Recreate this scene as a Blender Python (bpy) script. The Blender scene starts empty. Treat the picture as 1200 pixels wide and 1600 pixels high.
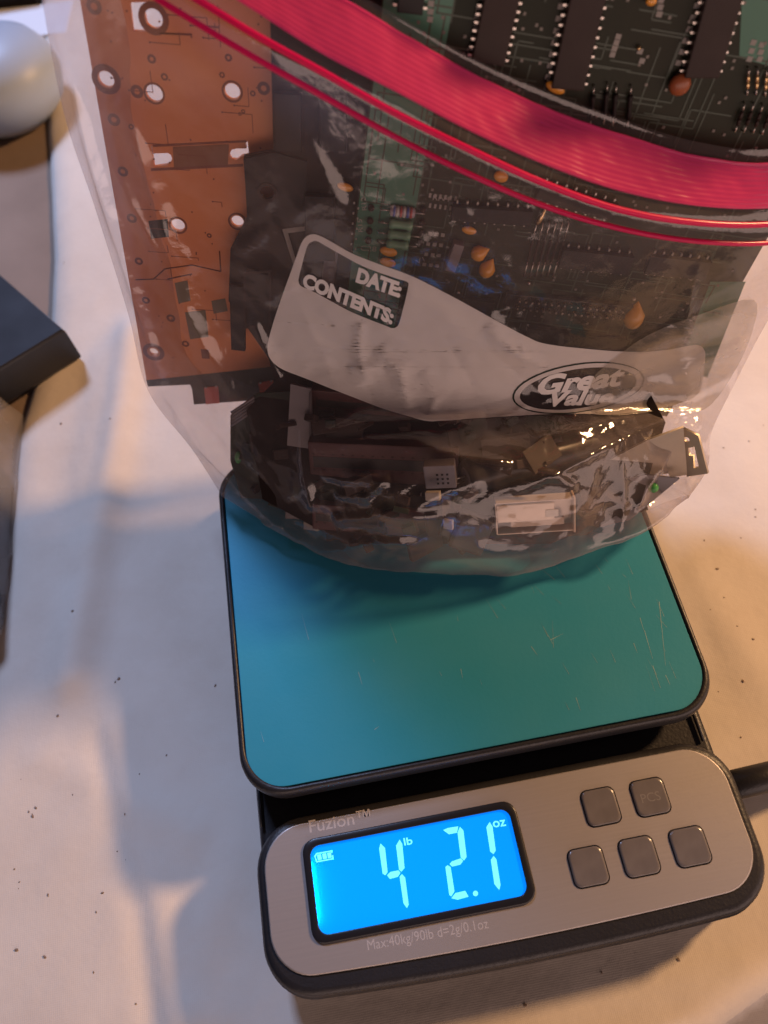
import bpy, bmesh, math, random
import numpy as np
from mathutils import Vector, Matrix, noise
from mathutils.bvhtree import BVHTree
random.seed(7)
CM = 0.01
D = bpy.data
scene = bpy.context.scene
COL = scene.collection

# ------------------------------------------------------------------ camera
RM = np.array([[0.98264334, -0.17115147, -0.07154889],
               [-0.18438197, -0.85874877, -0.47807305],
               [0.02038038, 0.48296762, -0.875401]])      # rows: right, down, forward
CAM = np.array([6.33437842, -5.85026852, 30.22319152])     # centimetres, scale platform is z = 0
FPX = 1209.0
cam = D.cameras.new('camera')
cam.sensor_fit = 'VERTICAL'
cam.lens = 5.5
cam.sensor_height = 5.5 * 1600 / FPX
cam.sensor_width = cam.sensor_height * .75
cam.clip_start = 0.005
cam.clip_end = 50
cam.dof.use_dof = True
cam.dof.focus_distance = 0.305
cam.dof.aperture_fstop = 1.7
camo = D.objects.new('camera', cam)
COL.objects.link(camo)
m = Matrix.Identity(4)
for i in range(3):
    m[i][0] = RM[0][i]; m[i][1] = -RM[1][i]; m[i][2] = -RM[2][i]; m[i][3] = CAM[i] * CM
camo.matrix_world = m
scene.camera = camo

# ------------------------------------------------------------------ light
world = D.worlds.new('World'); scene.world = world
world.use_nodes = True
bg = world.node_tree.nodes['Background']
bg.inputs[0].default_value = (1.0, 0.71, 0.78, 1)
bg.inputs[1].default_value = 0.035

def lamp(name, kind, loc, aim, power, color, **kw):
    l = D.lights.new(name, kind); l.energy = power; l.color = color
    for k, v in kw.items(): setattr(l, k, v)
    o = D.objects.new(name, l); COL.objects.link(o)
    o.location = [c * CM for c in loc]
    d = Vector(aim) - Vector(loc)
    o.rotation_euler = d.to_track_quat('-Z', 'Y').to_euler()
    return o
lamp('warm_lamp', 'POINT', (108, 36, 64), (8, 8, 5), 61, (1, .57, .27), shadow_soft_size=.065)
lamp('room_fill', 'AREA', (38, -74, 12), (9, 14, 9), 6.6, (1, .69, .60), shape='RECTANGLE', size=2.2, size_y=.5)  # added warm front fill for the room's bounce, not a visible lamp
lamp('cool_window', 'AREA', (-31, 114, 98), (4, 4, 0), 16.5, (.46, .60, 1), shape='RECTANGLE', size=.24, size_y=.22)
scene.view_settings.view_transform = 'Standard'
scene.view_settings.look = 'None'
scene.view_settings.exposure = 0
scene.view_settings.gamma = 1
scene.cycles.transparent_max_bounces = 24
scene.cycles.max_bounces = 12
scene.cycles.use_denoising = True
scene.cycles.caustics_reflective = False
scene.cycles.caustics_refractive = False

# ------------------------------------------------------------------ pixel <-> place helpers (pixels of the 1200x1600 photograph)
def ray(px, py):
    return RM.T @ np.array([(px - 600) / FPX, (py - 800) / FPX, 1.0])
def at_z(px, py, z):
    d = ray(px, py); return CAM + d * ((z - CAM[2]) / d[2])
def pix(X):
    c = RM @ (np.asarray(X, float) - CAM); return 600 + FPX * c[0] / c[2], 800 + FPX * c[1] / c[2]

class Frame:
    """a plane: origin, right h, up u, normal n (towards the viewer)"""
    def __init__(s, yaw, lean, roll, B):
        y, a, r = map(math.radians, (yaw, lean, roll))
        h0 = np.array([math.cos(y), math.sin(y), 0]); back = np.array([-math.sin(y), math.cos(y), 0])
        u0 = math.cos(a) * np.array([0, 0, 1.0]) + math.sin(a) * back
        s.h = math.cos(r) * h0 + math.sin(r) * u0
        s.u = math.cos(r) * u0 - math.sin(r) * h0
        s.n = np.cross(s.h, s.u); s.B = np.array(B, float)
    def pt(s, px, py, w=0.0):
        d = ray(px, py); t = ((s.B + s.n * w - CAM) @ s.n) / (d @ s.n); return CAM + d * t
    def ab(s, px, py, w=0.0):
        X = s.pt(px, py, w) - s.B; return float(X @ s.h), float(X @ s.u)
    def world(s, a, b, w=0.0): return s.B + s.h * a + s.u * b + s.n * w
    def matrix(s):
        M = Matrix.Identity(4)
        for i in range(3):
            M[i][0] = s.h[i]; M[i][1] = s.u[i]; M[i][2] = s.n[i]; M[i][3] = s.B[i] * CM
        return M

# ------------------------------------------------------------------ materials
def mat(name, color, rough=.5, metal=0.0, var=0.0, vscale=40, bump=0.0, bscale=200, spec=.5, color2=None, trans=0.0, coat=0.0, stretch=None):
    M = D.materials.new(name); M.use_nodes = True
    nt = M.node_tree; b = nt.nodes['Principled BSDF']
    b.inputs['Base Color'].default_value = (*color, 1)
    b.inputs['Roughness'].default_value = rough
    b.inputs['Metallic'].default_value = metal
    b.inputs['Specular IOR Level'].default_value = spec
    if trans: b.inputs['Transmission Weight'].default_value = trans
    if coat: b.inputs['Coat Weight'].default_value = coat
    if var or bump:
        tc = nt.nodes.new('ShaderNodeTexCoord'); mp = nt.nodes.new('ShaderNodeMapping')
        nt.links.new(tc.outputs['Object'], mp.inputs[0])
        if stretch: mp.inputs['Scale'].default_value = stretch
    if var:
        n = nt.nodes.new('ShaderNodeTexNoise'); n.inputs['Scale'].default_value = vscale; n.inputs['Detail'].default_value = 6
        nt.links.new(mp.outputs[0], n.inputs['Vector'])
        r = nt.nodes.new('ShaderNodeMapRange'); r.inputs[1].default_value = .3; r.inputs[2].default_value = .7
        nt.links.new(n.outputs[0], r.inputs[0])
        mx = nt.nodes.new('ShaderNodeMix'); mx.data_type = 'RGBA'
        mx.inputs[6].default_value = (*color, 1)
        c2 = color2 or tuple(c * (1 - var) for c in color)
        mx.inputs[7].default_value = (*c2, 1)
        rr_ = nt.nodes.new('ShaderNodeMapRange'); rr_.inputs[3].default_value = max(.05, rough - .07); rr_.inputs[4].default_value = min(1, rough + .07)
        nt.links.new(n.outputs[0], rr_.inputs[0]); nt.links.new(rr_.outputs[0], b.inputs['Roughness'])
        nt.links.new(r.outputs[0], mx.inputs[0]); nt.links.new(mx.outputs[2], b.inputs['Base Color'])
    if bump:
        n = nt.nodes.new('ShaderNodeTexNoise'); n.inputs['Scale'].default_value = bscale; n.inputs['Detail'].default_value = 4
        nt.links.new(mp.outputs[0], n.inputs['Vector'])
        bp = nt.nodes.new('ShaderNodeBump'); bp.inputs['Strength'].default_value = bump; bp.inputs['Distance'].default_value = .001
        nt.links.new(n.outputs[0], bp.inputs['Height']); nt.links.new(bp.outputs[0], b.inputs['Normal'])
    return M

def film_mat(name, tint, veil, rough, veil_col=(.75, .72, .74), edge=.30, gloss=1.0):
    """thin clear plastic: transparent, a little cloudy (more so seen edge-on), glossy by Fresnel"""
    M = D.materials.new(name); M.use_nodes = True; nt = M.node_tree; nt.nodes.clear()
    N = nt.nodes.new; L = nt.links.new
    out = N('ShaderNodeOutputMaterial'); tr = N('ShaderNodeBsdfTransparent'); tr.inputs[0].default_value = (*tint, 1)
    df = N('ShaderNodeBsdfDiffuse'); df.inputs[0].default_value = (*veil_col, 1)
    tl = N('ShaderNodeBsdfTranslucent'); tl.inputs[0].default_value = (*veil_col, 1)
    m0 = N('ShaderNodeMixShader'); m0.inputs[0].default_value = .5; L(df.outputs[0], m0.inputs[1]); L(tl.outputs[0], m0.inputs[2])
    lw = N('ShaderNodeLayerWeight'); lw.inputs[0].default_value = .25
    mr = N('ShaderNodeMapRange'); mr.inputs[1].default_value = 0; mr.inputs[2].default_value = 1
    mr.inputs[3].default_value = veil; mr.inputs[4].default_value = veil + edge
    L(lw.outputs['Facing'], mr.inputs[0])
    tc = N('ShaderNodeTexCoord'); nz = N('ShaderNodeTexNoise'); nz.inputs['Scale'].default_value = 22; nz.inputs['Detail'].default_value = 5
    L(tc.outputs['Object'], nz.inputs['Vector'])
    mul = N('ShaderNodeMath'); mul.operation = 'MULTIPLY'; r2 = N('ShaderNodeMapRange'); r2.inputs[1].default_value = .3; r2.inputs[2].default_value = .75
    r2.inputs[3].default_value = .5; r2.inputs[4].default_value = 1.7
    L(nz.outputs[0], r2.inputs[0]); L(mr.outputs[0], mul.inputs[0]); L(r2.outputs[0], mul.inputs[1])
    m1 = N('ShaderNodeMixShader'); L(mul.outputs[0], m1.inputs[0]); L(tr.outputs[0], m1.inputs[1]); L(m0.outputs[0], m1.inputs[2])
    gl = N('ShaderNodeBsdfGlossy'); gl.inputs['Roughness'].default_value = rough
    lf = N('ShaderNodeLayerWeight'); pw = N('ShaderNodeMath'); pw.operation = 'POWER'; pw.inputs[1].default_value = 4.2; L(lf.outputs['Facing'], pw.inputs[0])
    lf.inputs[0].default_value = .5
    fm = N('ShaderNodeMath'); fm.operation = 'MULTIPLY_ADD'; fm.inputs[1].default_value = .7 * gloss; fm.inputs[2].default_value = .085 * gloss; L(pw.outputs[0], fm.inputs[0])
    nb = N('ShaderNodeTexNoise'); nb.inputs['Scale'].default_value = 130; nb.inputs['Detail'].default_value = 6; nb.inputs['Distortion'].default_value = .6
    L(tc.outputs['Object'], nb.inputs['Vector'])
    bp = N('ShaderNodeBump'); bp.inputs['Strength'].default_value = .16; bp.inputs['Distance'].default_value = .002
    L(nb.outputs[0], bp.inputs['Height']); L(bp.outputs[0], gl.inputs['Normal'])
    m2 = N('ShaderNodeMixShader'); L(fm.outputs[0], m2.inputs[0]); L(m1.outputs[0], m2.inputs[1]); L(gl.outputs[0], m2.inputs[2])
    L(m2.outputs[0], out.inputs[0])
    return M

def emit(name, color, strength):
    M = D.materials.new(name); M.use_nodes = True; nt = M.node_tree
    b = nt.nodes['Principled BSDF']
    b.inputs['Base Color'].default_value = (0, color[1] * 1.5, color[2] * .8, 1)
    b.inputs['Emission Color'].default_value = (*color, 1); b.inputs['Emission Strength'].default_value = strength
    b.inputs['Roughness'].default_value = .25
    return M

MT = dict(
    black=mat('black_plastic', (.022, .021, .024), .42, var=.3, vscale=120, bump=.15, bscale=900),
    gloss_black=mat('dark_plastic', (.018, .018, .022), .3, var=.2, vscale=60),
    teal=mat('teal_metal', (.030, .31, .46), .42, metal=.12, spec=.32, var=.14, vscale=16, color2=(.050, .325, .45), bump=.04, bscale=700),
    scuff=mat('pale_scuffs', (.34, .52, .52), .45, metal=.3),
    silver=mat('brushed_silver', (.52, .475, .45), .42, metal=.55, var=.10, vscale=30, bump=.06, bscale=900, stretch=(1, 30, 1)),
    key=mat('button_rubber', (.20, .18, .175), .24, var=.2, vscale=160, spec=.7, coat=.3),
    keyprint=mat('button_print', (.225, .205, .20), .5),
    print=mat('panel_print', (.575, .53, .505), .5, metal=.3),
    lcd=emit('backlit_lcd', (.0003, .20, 1.0), 1.05),
    seg=emit('lit_segment', (.26, .74, 1.0), 1.0),
    bluestrip=emit('backlight_strip', (.0, .75, 1.0), 150),
    cloth=None,
    under=mat('brown_board', (.30, .215, .155), .75, var=.25, vscale=14, bump=.2, bscale=120),
    dark=mat('dark_floor', (.02, .016, .014), .8),
    orange=mat('orange_solder_mask', (.78, .27, .09), .36, var=.22, vscale=30, color2=(.68, .21, .068), spec=.5),
    orange_dark=mat('dark_copper_patch', (.20, .05, .018), .4, var=.2),
    trace=mat('trace', (.22, .055, .02), .42),
    patch=mat('bare_patch', (.17, .125, .07), .5, var=.2),
    tape=mat('tan_strip', (.27, .10, .04), .45, var=.15),
    edge=mat('board_edge', (.36, .27, .15), .6),
    gdark=mat('dark_green_mask', (.012, .022, .016), .5, spec=.25, var=.3, vscale=60, color2=(.02, .03, .02)),
    gtrace=mat('green_trace', (.030, .050, .025), .4),
    green=mat('green_mask', (.034, .19, .115), .38, var=.3, vscale=20, color2=(.040, .155, .095)),
    murky=mat('murky_green_mask', (.013, .020, .009), .5, spec=.25, var=.4, vscale=18, color2=(.026, .026, .013)),
    brownpcb=mat('dark_brown_mask', (.017, .010, .009), .5, spec=.25, var=.3, vscale=40),
    chip=mat('chip_body', (.036, .019, .015), .5, spec=.3, var=.2, vscale=80),
    chipb=mat('black_chip', (.014, .012, .012), .48, spec=.3, var=.2, vscale=90),
    tin=mat('tinned_lead', (.62, .56, .50), .28, metal=.9, var=.2, vscale=300),
    dull=mat('dull_solder', (.16, .145, .125), .45, metal=.4),
    gold=mat('gold_lead', (.75, .52, .26), .25, metal=.9),
    silk=mat('silkscreen', (.34, .32, .29), .6),
    tant=mat('orange_capacitor', (.86, .38, .04), .25, var=.15, vscale=150, coat=.4),
    disc=mat('ceramic_disc', (.36, .10, .035), .35, var=.2, vscale=150),
    glass=mat('green_diode', (.20, .42, .26), .2, var=.2, coat=.5),
    resbody=mat('lilac_resistor', (.42, .36, .40), .35),
    bandr=mat('red_stripe', (.45, .08, .07), .4), bandb=mat('blue_stripe', (.08, .12, .40), .4),
    white=mat('white_part', (.62, .60, .56), .45),
    maroon=mat('maroon_connector', (.075, .013, .012), .5, var=.3, vscale=60),
    slit=mat('slot_dark', (.012, .006, .006), .5),
    metal=mat('zinc_bracket', (.62, .53, .43), .45, metal=.35, var=.25, vscale=60, bump=.1, bscale=300),
    usb=mat('connector_shell', (.74, .58, .44), .34, metal=.35, var=.2, vscale=80),
    tongue=mat('cream_tongue', (.74, .54, .38), .5),
    greyp=mat('grey_plastic', (.23, .20, .21), .4, var=.2),
    redtab=mat('red_contact', (.85, .13, .06), .35, var=.15),
    led=mat('green_led', (.10, .45, .12), .15, trans=.3),
    copper=mat('copper_coil', (.50, .20, .10), .3, metal=.4),
    label=None,
    letter=mat('label_ink', (.76, .71, .68), .5),
    pink=None, pinkline=None,
    blue_box=mat('blue_grey_case', (.075, .085, .115), .45, var=.2, vscale=30),
    slab=mat('charcoal_case', (.020, .021, .026), .38, var=.3, vscale=50, bump=.1, bscale=600),
    slabtop=mat('charcoal_lid', (.017, .016, .019), .62, spec=.25, var=.2, vscale=40),
    jug=mat('shaded_white_plastic', (.34, .41, .51), .42, spec=.35),  # white jug; its cool shade is put into the blue-grey base colour
    paper=mat('white_card', (.74, .76, .80), .55),
    crumb=mat('dark_crumb', (.24, .17, .125), .8),
)
MT['film'] = film_mat('clear_bag_film', (.965, .945, .945), .075, .085, veil_col=(.84, .70, .68), edge=.42)
MT['film_back'] = film_mat('clear_bag_film_back', (.96, .945, .95), .07, .14, edge=.30)
MT['film_fold'] = film_mat('doubled_bag_film', (.9, .88, .86), .30, .14, veil_col=(.74, .66, .56), edge=.15)
MT['film_loose'] = film_mat('loose_film', (.93, .94, .96), .16, .12, edge=.4)

def label_mat():
    M = D.materials.new('white_label_ink'); M.use_nodes = True; nt = M.node_tree; nt.nodes.clear()
    N = nt.nodes.new; L = nt.links.new
    out = N('ShaderNodeOutputMaterial'); df = N('ShaderNodeBsdfPrincipled'); tl = N('ShaderNodeBsdfTranslucent')
    df.inputs['Base Color'].default_value = (.86, .78, .74, 1); df.inputs['Roughness'].default_value = .38
    tl.inputs[0].default_value = (.70, .62, .58, 1)
    a = N('ShaderNodeMixShader'); a.inputs[0].default_value = .30; L(df.outputs[0], a.inputs[1]); L(tl.outputs[0], a.inputs[2])
    L(a.outputs[0], out.inputs[0]); return M
MT['label'] = label_mat()
def pink_mat(name, col, alpha):
    M = D.materials.new(name); M.use_nodes = True; nt = M.node_tree; nt.nodes.clear()
    N = nt.nodes.new; L = nt.links.new
    out = N('ShaderNodeOutputMaterial'); df = N('ShaderNodeBsdfPrincipled'); tl = N('ShaderNodeBsdfTranslucent'); tr = N('ShaderNodeBsdfTransparent')
    df.inputs['Base Color'].default_value = (*col, 1); df.inputs['Roughness'].default_value = .22
    tl.inputs[0].default_value = (*col, 1); tr.inputs[0].default_value = (.9, .12, .25, 1)
    a = N('ShaderNodeMixShader'); a.inputs[0].default_value = .4; L(df.outputs[0], a.inputs[1]); L(tl.outputs[0], a.inputs[2])
    b = N('ShaderNodeMixShader'); b.inputs[0].default_value = alpha; L(tr.outputs[0], b.inputs[1]); L(a.outputs[0], b.inputs[2])
    L(b.outputs[0], out.inputs[0]); return M
MT['pink'] = pink_mat('pink_zip_band', (1.0, .085, .30), .95)
MT['pinkline'] = pink_mat('pink_zip_line', (.95, .02, .19), .95)

def cloth_mat():
    M = D.materials.new('cream_cotton'); M.use_nodes = True; nt = M.node_tree; b = nt.nodes['Principled BSDF']
    N = nt.nodes.new; L = nt.links.new
    b.inputs['Roughness'].default_value = .9; b.inputs['Specular IOR Level'].default_value = .15
    b.inputs['Sheen Weight'].default_value = .15
    tc = N('ShaderNodeTexCoord')
    n1 = N('ShaderNodeTexNoise'); n1.inputs['Scale'].default_value = 9; n1.inputs['Detail'].default_value = 8; n1.inputs['Roughness'].default_value = .65
    L(tc.outputs['Object'], n1.inputs['Vector'])
    cr = N('ShaderNodeValToRGB'); cr.color_ramp.elements[0].position = .3; cr.color_ramp.elements[1].position = .62
    cr.color_ramp.elements[0].color = (.665, .575, .48, 1); cr.color_ramp.elements[1].color = (.78, .70, .605, 1)
    L(n1.outputs[0], cr.inputs[0]); L(cr.outputs[0], b.inputs['Base Color'])
    # plain weave: two crossed fine waves
    w1 = N('ShaderNodeTexWave'); w1.bands_direction = 'X'; w1.inputs['Scale'].default_value = 420; w1.inputs['Distortion'].default_value = 1.2
    w2 = N('ShaderNodeTexWave'); w2.bands_direction = 'Y'; w2.inputs['Scale'].default_value = 420; w2.inputs['Distortion'].default_value = 1.2
    L(tc.outputs['Object'], w1.inputs['Vector']); L(tc.outputs['Object'], w2.inputs['Vector'])
    ad = N('ShaderNodeMath'); L(w1.outputs['Fac'], ad.inputs[0]); L(w2.outputs['Fac'], ad.inputs[1])
    n2 = N('ShaderNodeTexNoise'); n2.inputs['Scale'].default_value = 60; n2.inputs['Detail'].default_value = 6; L(tc.outputs['Object'], n2.inputs['Vector'])
    b1 = N('ShaderNodeBump'); b1.inputs['Strength'].default_value = .07; b1.inputs['Distance'].default_value = .0004; L(ad.outputs[0], b1.inputs['Height'])
    b2 = N('ShaderNodeBump'); b2.inputs['Strength'].default_value = .3; b2.inputs['Distance'].default_value = .002; L(n2.outputs[0], b2.inputs['Height'])
    L(b1.outputs[0], b2.inputs['Normal']); L(b2.outputs[0], b.inputs['Normal'])
    return M
MT['cloth'] = cloth_mat()

# ------------------------------------------------------------------ object helpers (all shapes in centimetres)
def link_mesh(name, me, m_, parent=None, smooth=False):
    o = D.objects.new(name, me); COL.objects.link(o)
    if m_ is not None: me.materials.append(m_)
    if smooth:
        for p in me.polygons: p.use_smooth = True
    if parent is not None: o.parent = parent
    return o
def mesh(name, verts, faces, m_, parent=None, smooth=False):
    me = D.meshes.new(name); me.from_pydata([tuple(float(c) * CM for c in v) for v in verts], [], faces); me.update()
    return link_mesh(name, me, m_, parent, smooth)
def from_bm(name, bm, m_, parent=None, smooth=False):
    bmesh.ops.recalc_face_normals(bm, faces=bm.faces[:])
    for v in bm.verts: v.co *= CM
    me = D.meshes.new(name); bm.to_mesh(me); bm.free()
    return link_mesh(name, me, m_, parent, smooth)
def thing(name, label, cat, loc=(0, 0, 0), group=None, frame=None):
    o = D.objects.new(name, None); COL.objects.link(o)
    o.empty_display_size = .02
    if frame is not None: o.matrix_world = frame.matrix()
    else: o.location = [c * CM for c in loc]
    return tag(o, label, cat, group)
def tag(o, label=None, cat=None, group=None, kind=None):
    if label: o['label'] = label
    if cat: o['category'] = cat
    if group: o['group'] = group
    if kind: o['kind'] = kind
    return o
def place(o, loc=(0, 0, 0), rz=0.0, rx=0.0, ry=0.0):
    o.location = [c * CM for c in loc]; o.rotation_euler = (rx, ry, rz); return o
def dup(o, parent, loc, rz=0.0):
    c = o.copy(); COL.objects.link(c); c.parent = parent; c.location = [k * CM for k in loc]; c.rotation_euler = (0, 0, rz)
    return c
def add_box(bm, c, s, bev=0.0, rot=None):
    r = bmesh.ops.create_cube(bm, size=1)['verts']
    for v in r: v.co = Vector((v.co.x * s[0], v.co.y * s[1], v.co.z * s[2]))
    if bev:
        es = list({e for v in r for e in v.link_edges})
        g = bmesh.ops.bevel(bm, geom=es, offset=bev, segments=2, affect='EDGES', profile=.6)
        r = list({v for f in g['faces'] for v in f.verts} | {v for v in r if v.is_valid})
    for v in r:
        if rot is not None: v.co = rot @ v.co
        v.co += Vector(c)
    return r
def box(name, c, s, m_, parent=None, bev=0.03, rot=None):
    bm = bmesh.new(); add_box(bm, c, s, bev, rot); return from_bm(name, bm, m_, parent)
def rr(x0, x1, y0, y1, r, n=10, bow=0.0):
    pts = []
    for (cx, cy, a0) in ((x1 - r, y1 - r, 0), (x0 + r, y1 - r, 90), (x0 + r, y0 + r, 180), (x1 - r, y0 + r, 270)):
        for k in range(n + 1):
            a = math.radians(a0 + 90 * k / n); pts.append([cx + r * math.cos(a), cy + r * math.sin(a)])
        if a0 == 180:
            for k in range(1, 12): pts.append([x0 + r + (x1 - x0 - 2 * r) * k / 12, y0])
    if bow:
        w = (x1 - x0) / 2; cx = (x0 + x1) / 2
        for p in pts:
            t = (y1 - p[1]) / (y1 - y0); p[1] -= bow * (1 - ((p[0] - cx) / w) ** 2) * max(0, t) ** 2
    return pts
def loops(name, L, m_, parent=None, cap0=True, cap1=True, smooth=False, flip=False):
    """stack of equal-length closed loops [(x,y,z)...] bridged into one skin"""
    n = len(L[0]); V = [p for l in L for p in l]; F = []
    for i in range(len(L) - 1):
        for k in range(n):
            a, b = i * n + k, i * n + (k + 1) % n; F.append((a, b, b + n, a + n))
    if cap0: F.append(tuple(range(n - 1, -1, -1)))
    if cap1: F.append(tuple(range((len(L) - 1) * n, len(L) * n)))
    o = mesh(name, V, F, m_, parent)
    if smooth:
        for p in o.data.polygons: p.use_smooth = len(p.vertices) == 4
    return o
def prism(name, outline_fn, zs, m_, parent=None, smooth=True, **kw):
    """zs: list of (inset, z) from bottom to top"""
    return loops(name, [[(x, y, z) for x, y in outline_fn(i)] for i, z in zs], m_, parent, smooth=smooth, **kw)
def tube(name, pts, rad, m_, parent=None, seg=10, cap=True):
    P = [np.array(p, float) for p in pts]; n = len(P); rads = rad if isinstance(rad, (list, tuple)) else [rad] * n
    V = []; F = []; prev = None
    for i in range(n):
        t = P[min(i + 1, n - 1)] - P[max(i - 1, 0)]; t /= (np.linalg.norm(t) + 1e-9)
        if prev is None: prev = np.cross(t, [0, 0, 1.0]) if abs(t[2]) < .9 else np.cross(t, [1.0, 0, 0])
        a = prev - t * (prev @ t); a /= np.linalg.norm(a); b = np.cross(t, a); prev = a
        for k in range(seg):
            q = 2 * math.pi * k / seg; V.append(P[i] + rads[i] * (math.cos(q) * a + math.sin(q) * b))
    for i in range(n - 1):
        for k in range(seg): F.append((i * seg + k, i * seg + (k + 1) % seg, (i + 1) * seg + (k + 1) % seg, (i + 1) * seg + k))
    if cap: F.append(tuple(range(seg - 1, -1, -1))); F.append(tuple(range((n - 1) * seg, n * seg)))
    o = mesh(name, V, F, m_, parent)
    for p in o.data.polygons: p.use_smooth = len(p.vertices) == 4
    return o
def ball(name, c, r, m_, parent=None, seg=14, rot=None):
    bm = bmesh.new(); bmesh.ops.create_uvsphere(bm, u_segments=seg, v_segments=seg // 2 + 2, radius=1)
    for v in bm.verts:
        v.co = Vector((v.co.x * r[0], v.co.y * r[1], v.co.z * r[2]))
        if rot is not None: v.co = rot @ v.co
        v.co += Vector(c)
    return from_bm(name, bm, m_, parent, True)
def filled(outline, holes=(), depth=0.0):
    """2-D outline with holes -> mesh data (units as given)"""
    cu = D.curves.new('tmp', 'CURVE'); cu.dimensions = '2D'; cu.fill_mode = 'BOTH' if depth else 'FRONT'; cu.extrude = depth / 2
    for poly in [outline] + list(holes):
        s = cu.splines.new('POLY'); s.points.add(len(poly) - 1); s.use_cyclic_u = True
        for p, q in zip(s.points, poly): p.co = (q[0], q[1], 0, 1)
    o = D.objects.new('tmp', cu); COL.objects.link(o)
    me = D.meshes.new_from_object(o); D.objects.remove(o); D.curves.remove(cu)
    return me
def plate(name, outline, holes, t, m_, parent=None, z=0.0):
    """board: outline with real holes, thickness t, front face at z"""
    me = filled(outline, holes, t); me.name = name
    for v in me.vertices: v.co = Vector((v.co.x * CM, v.co.y * CM, (v.co.z - t / 2 + z) * CM))
    return link_mesh(name, me, m_, parent)
def circle(cx, cy, r, n=20): return [(cx + r * math.cos(2 * math.pi * k / n), cy + r * math.sin(2 * math.pi * k / n)) for k in range(n)]
def text_mesh(body, bold=0.0, shear=0.0, spacing=1.0):
    cu = D.curves.new('tmp', 'FONT'); cu.body = body; cu.size = 1; cu.offset = bold; cu.shear = shear; cu.space_character = spacing; cu.resolution_u = 3
    o = D.objects.new('tmp', cu); COL.objects.link(o); bpy.context.view_layer.update()
    dg = bpy.context.evaluated_depsgraph_get()
    me = D.meshes.new_from_object(o.evaluated_get(dg)); D.objects.remove(o); D.curves.remove(cu)
    return me
def text_on(name, body, m_, parent, origin, xvec, yvec, lift, bold=0.0, shear=0.0, spacing=1.0, fit=None):
    """flat lettering on a plane; origin baseline start, xvec / yvec per unit em; fit = wanted length in cm"""
    me = text_mesh(body, bold, shear, spacing); me.name = name
    xs = [v.co.x for v in me.vertices]; x0, x1 = min(xs), max(xs); s = fit / (x1 - x0) if fit else 1
    for v in me.vertices:
        p = Vector(origin) + Vector(xvec) * ((v.co.x - x0) * s) + Vector(yvec) * v.co.y + Vector(lift)
        v.co = p * CM
    return link_mesh(name, me, m_, parent)

# ================================================================== setting: table and cloth
ZT = -3.8
tag(mesh('table', [(-140, -60, -9.2), (140, -60, -9.2), (140, 160, -9.2), (-140, 160, -9.2)], [(0, 1, 2, 3)], MT['dark']), kind='structure')
# brown board the folded cloth lies on, showing at the left
ub = bmesh.new(); add_box(ub, (-16, 66, ZT - 2.3), (170, 150, 3.4), .2)
tag(from_bm('table_board', ub, MT['under']), kind='structure')

def cloth_edge(y):
    pts = [(-14, -13.2), (0, -12.6), (10, -12.0), (14, -11.6), (22, -11.5), (26, -10.7), (29, -9.9), (36, -9.9), (47, -10.6), (56, -11.3), (80, -13), (150, -18)]
    for (a, b), (c, d) in zip(pts, pts[1:]):
        if y <= c: return b + (d - b) * max(0, (y - a)) / (c - a)
    return pts[-1][1]
def seg_d(px, py, ax, ay, bx, by):
    dx, dy = bx - ax, by - ay; t = max(0, min(1, ((px - ax) * dx + (py - ay) * dy) / (dx * dx + dy * dy + 1e-9)))
    return math.hypot(px - ax - t * dx, py - ay - t * dy), t
def world_seg(pts, z=ZT): return [tuple(at_z(x, y, z)[:2]) for x, y in pts]
CREASE = [  # (image polyline, height, half width)
    (world_seg([(205, 520), (190, 640), (170, 760), (140, 900), (110, 1060)]), .55, 1.0),
    (world_seg([(160, 560), (135, 720), (120, 860)]), .16, .8),
    (world_seg([(150, 1150), (185, 1290), (215, 1420), (238, 1600)]), -.15, .5),
    (world_seg([(175, 1140), (215, 1290), (250, 1430), (275, 1600)]), .14, .7),
    (world_seg([(300, 1640), (330, 1450), (420, 1220)]), .10, .9),
    (world_seg([(1190, 560), (1150, 760), (1170, 1000)]), .05, 1.6),
    (world_seg([(1090, 900), (1180, 1060)]), .10, 1.1),
    (world_seg([(300, 1590), (700, 1575), (1150, 1500)]), .12, .8),
    (world_seg([(60, 1180), (160, 1230), (300, 1300)]), .10, .7),
]
def cloth_z(x, y):
    z = ZT
    for pl, h, w in CREASE:
        d = min(seg_d(x, y, *a, *b)[0] for a, b in zip(pl, pl[1:]))
        if d < 3.2 * w: z += h * math.exp(-(d / w) ** 2)
    z += .10 * noise.noise(Vector((x * .11, y * .09, 3))) + .035 * noise.noise(Vector((x * .4, y * .33, 9)))
    under = 1.0                      # smooth and flat under the scale
    dx = max(-0.8 - x, 0, x - 18.8); dy = max(-7.4 - y, 0, y - 16.5); dd = math.hypot(dx, dy)
    k = min(1, dd / 2.0); z = ZT - .02 + (z - ZT) * k
    return z
V = []; F = []; xs = []
NX, NY = 190, 200
ys = [-13.0 + (j / NY) ** 1.5 * 150 for j in range(NY + 1)]
fy = -10.35
for j, y in enumerate(ys):
    xe = cloth_edge(y)
    for i in range(NX + 1):
        t = i / NX
        x = xe - 1.0 + t * (24 - xe) if t < .8 else None
        tt = t / .85
        x = (xe - .75) + tt * (26 - xe) if t <= .85 else 26 - .75 + ((t - .85) / .15) ** 1.4 * 70
        z = cloth_z(x, y)
        e = x - xe                  # rolled left edge of the folded cloth
        if e < .9:
            q = min(1, (.9 - e) / 1.65); z -= .62 * (1 - math.sqrt(max(0, 1 - q * q)))
        ff = y - (-10.45 + .35 * (x - 15.4) if x < 20 else -8.85) if x > 8 else y + 13
        if ff < 1.2:                # front edge rolls over the table rim
            q = (1.2 - ff) / 1.2; z -= min(.9 * q ** 3, 5)
        yy = y
        V.append((x, yy, z))
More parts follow.
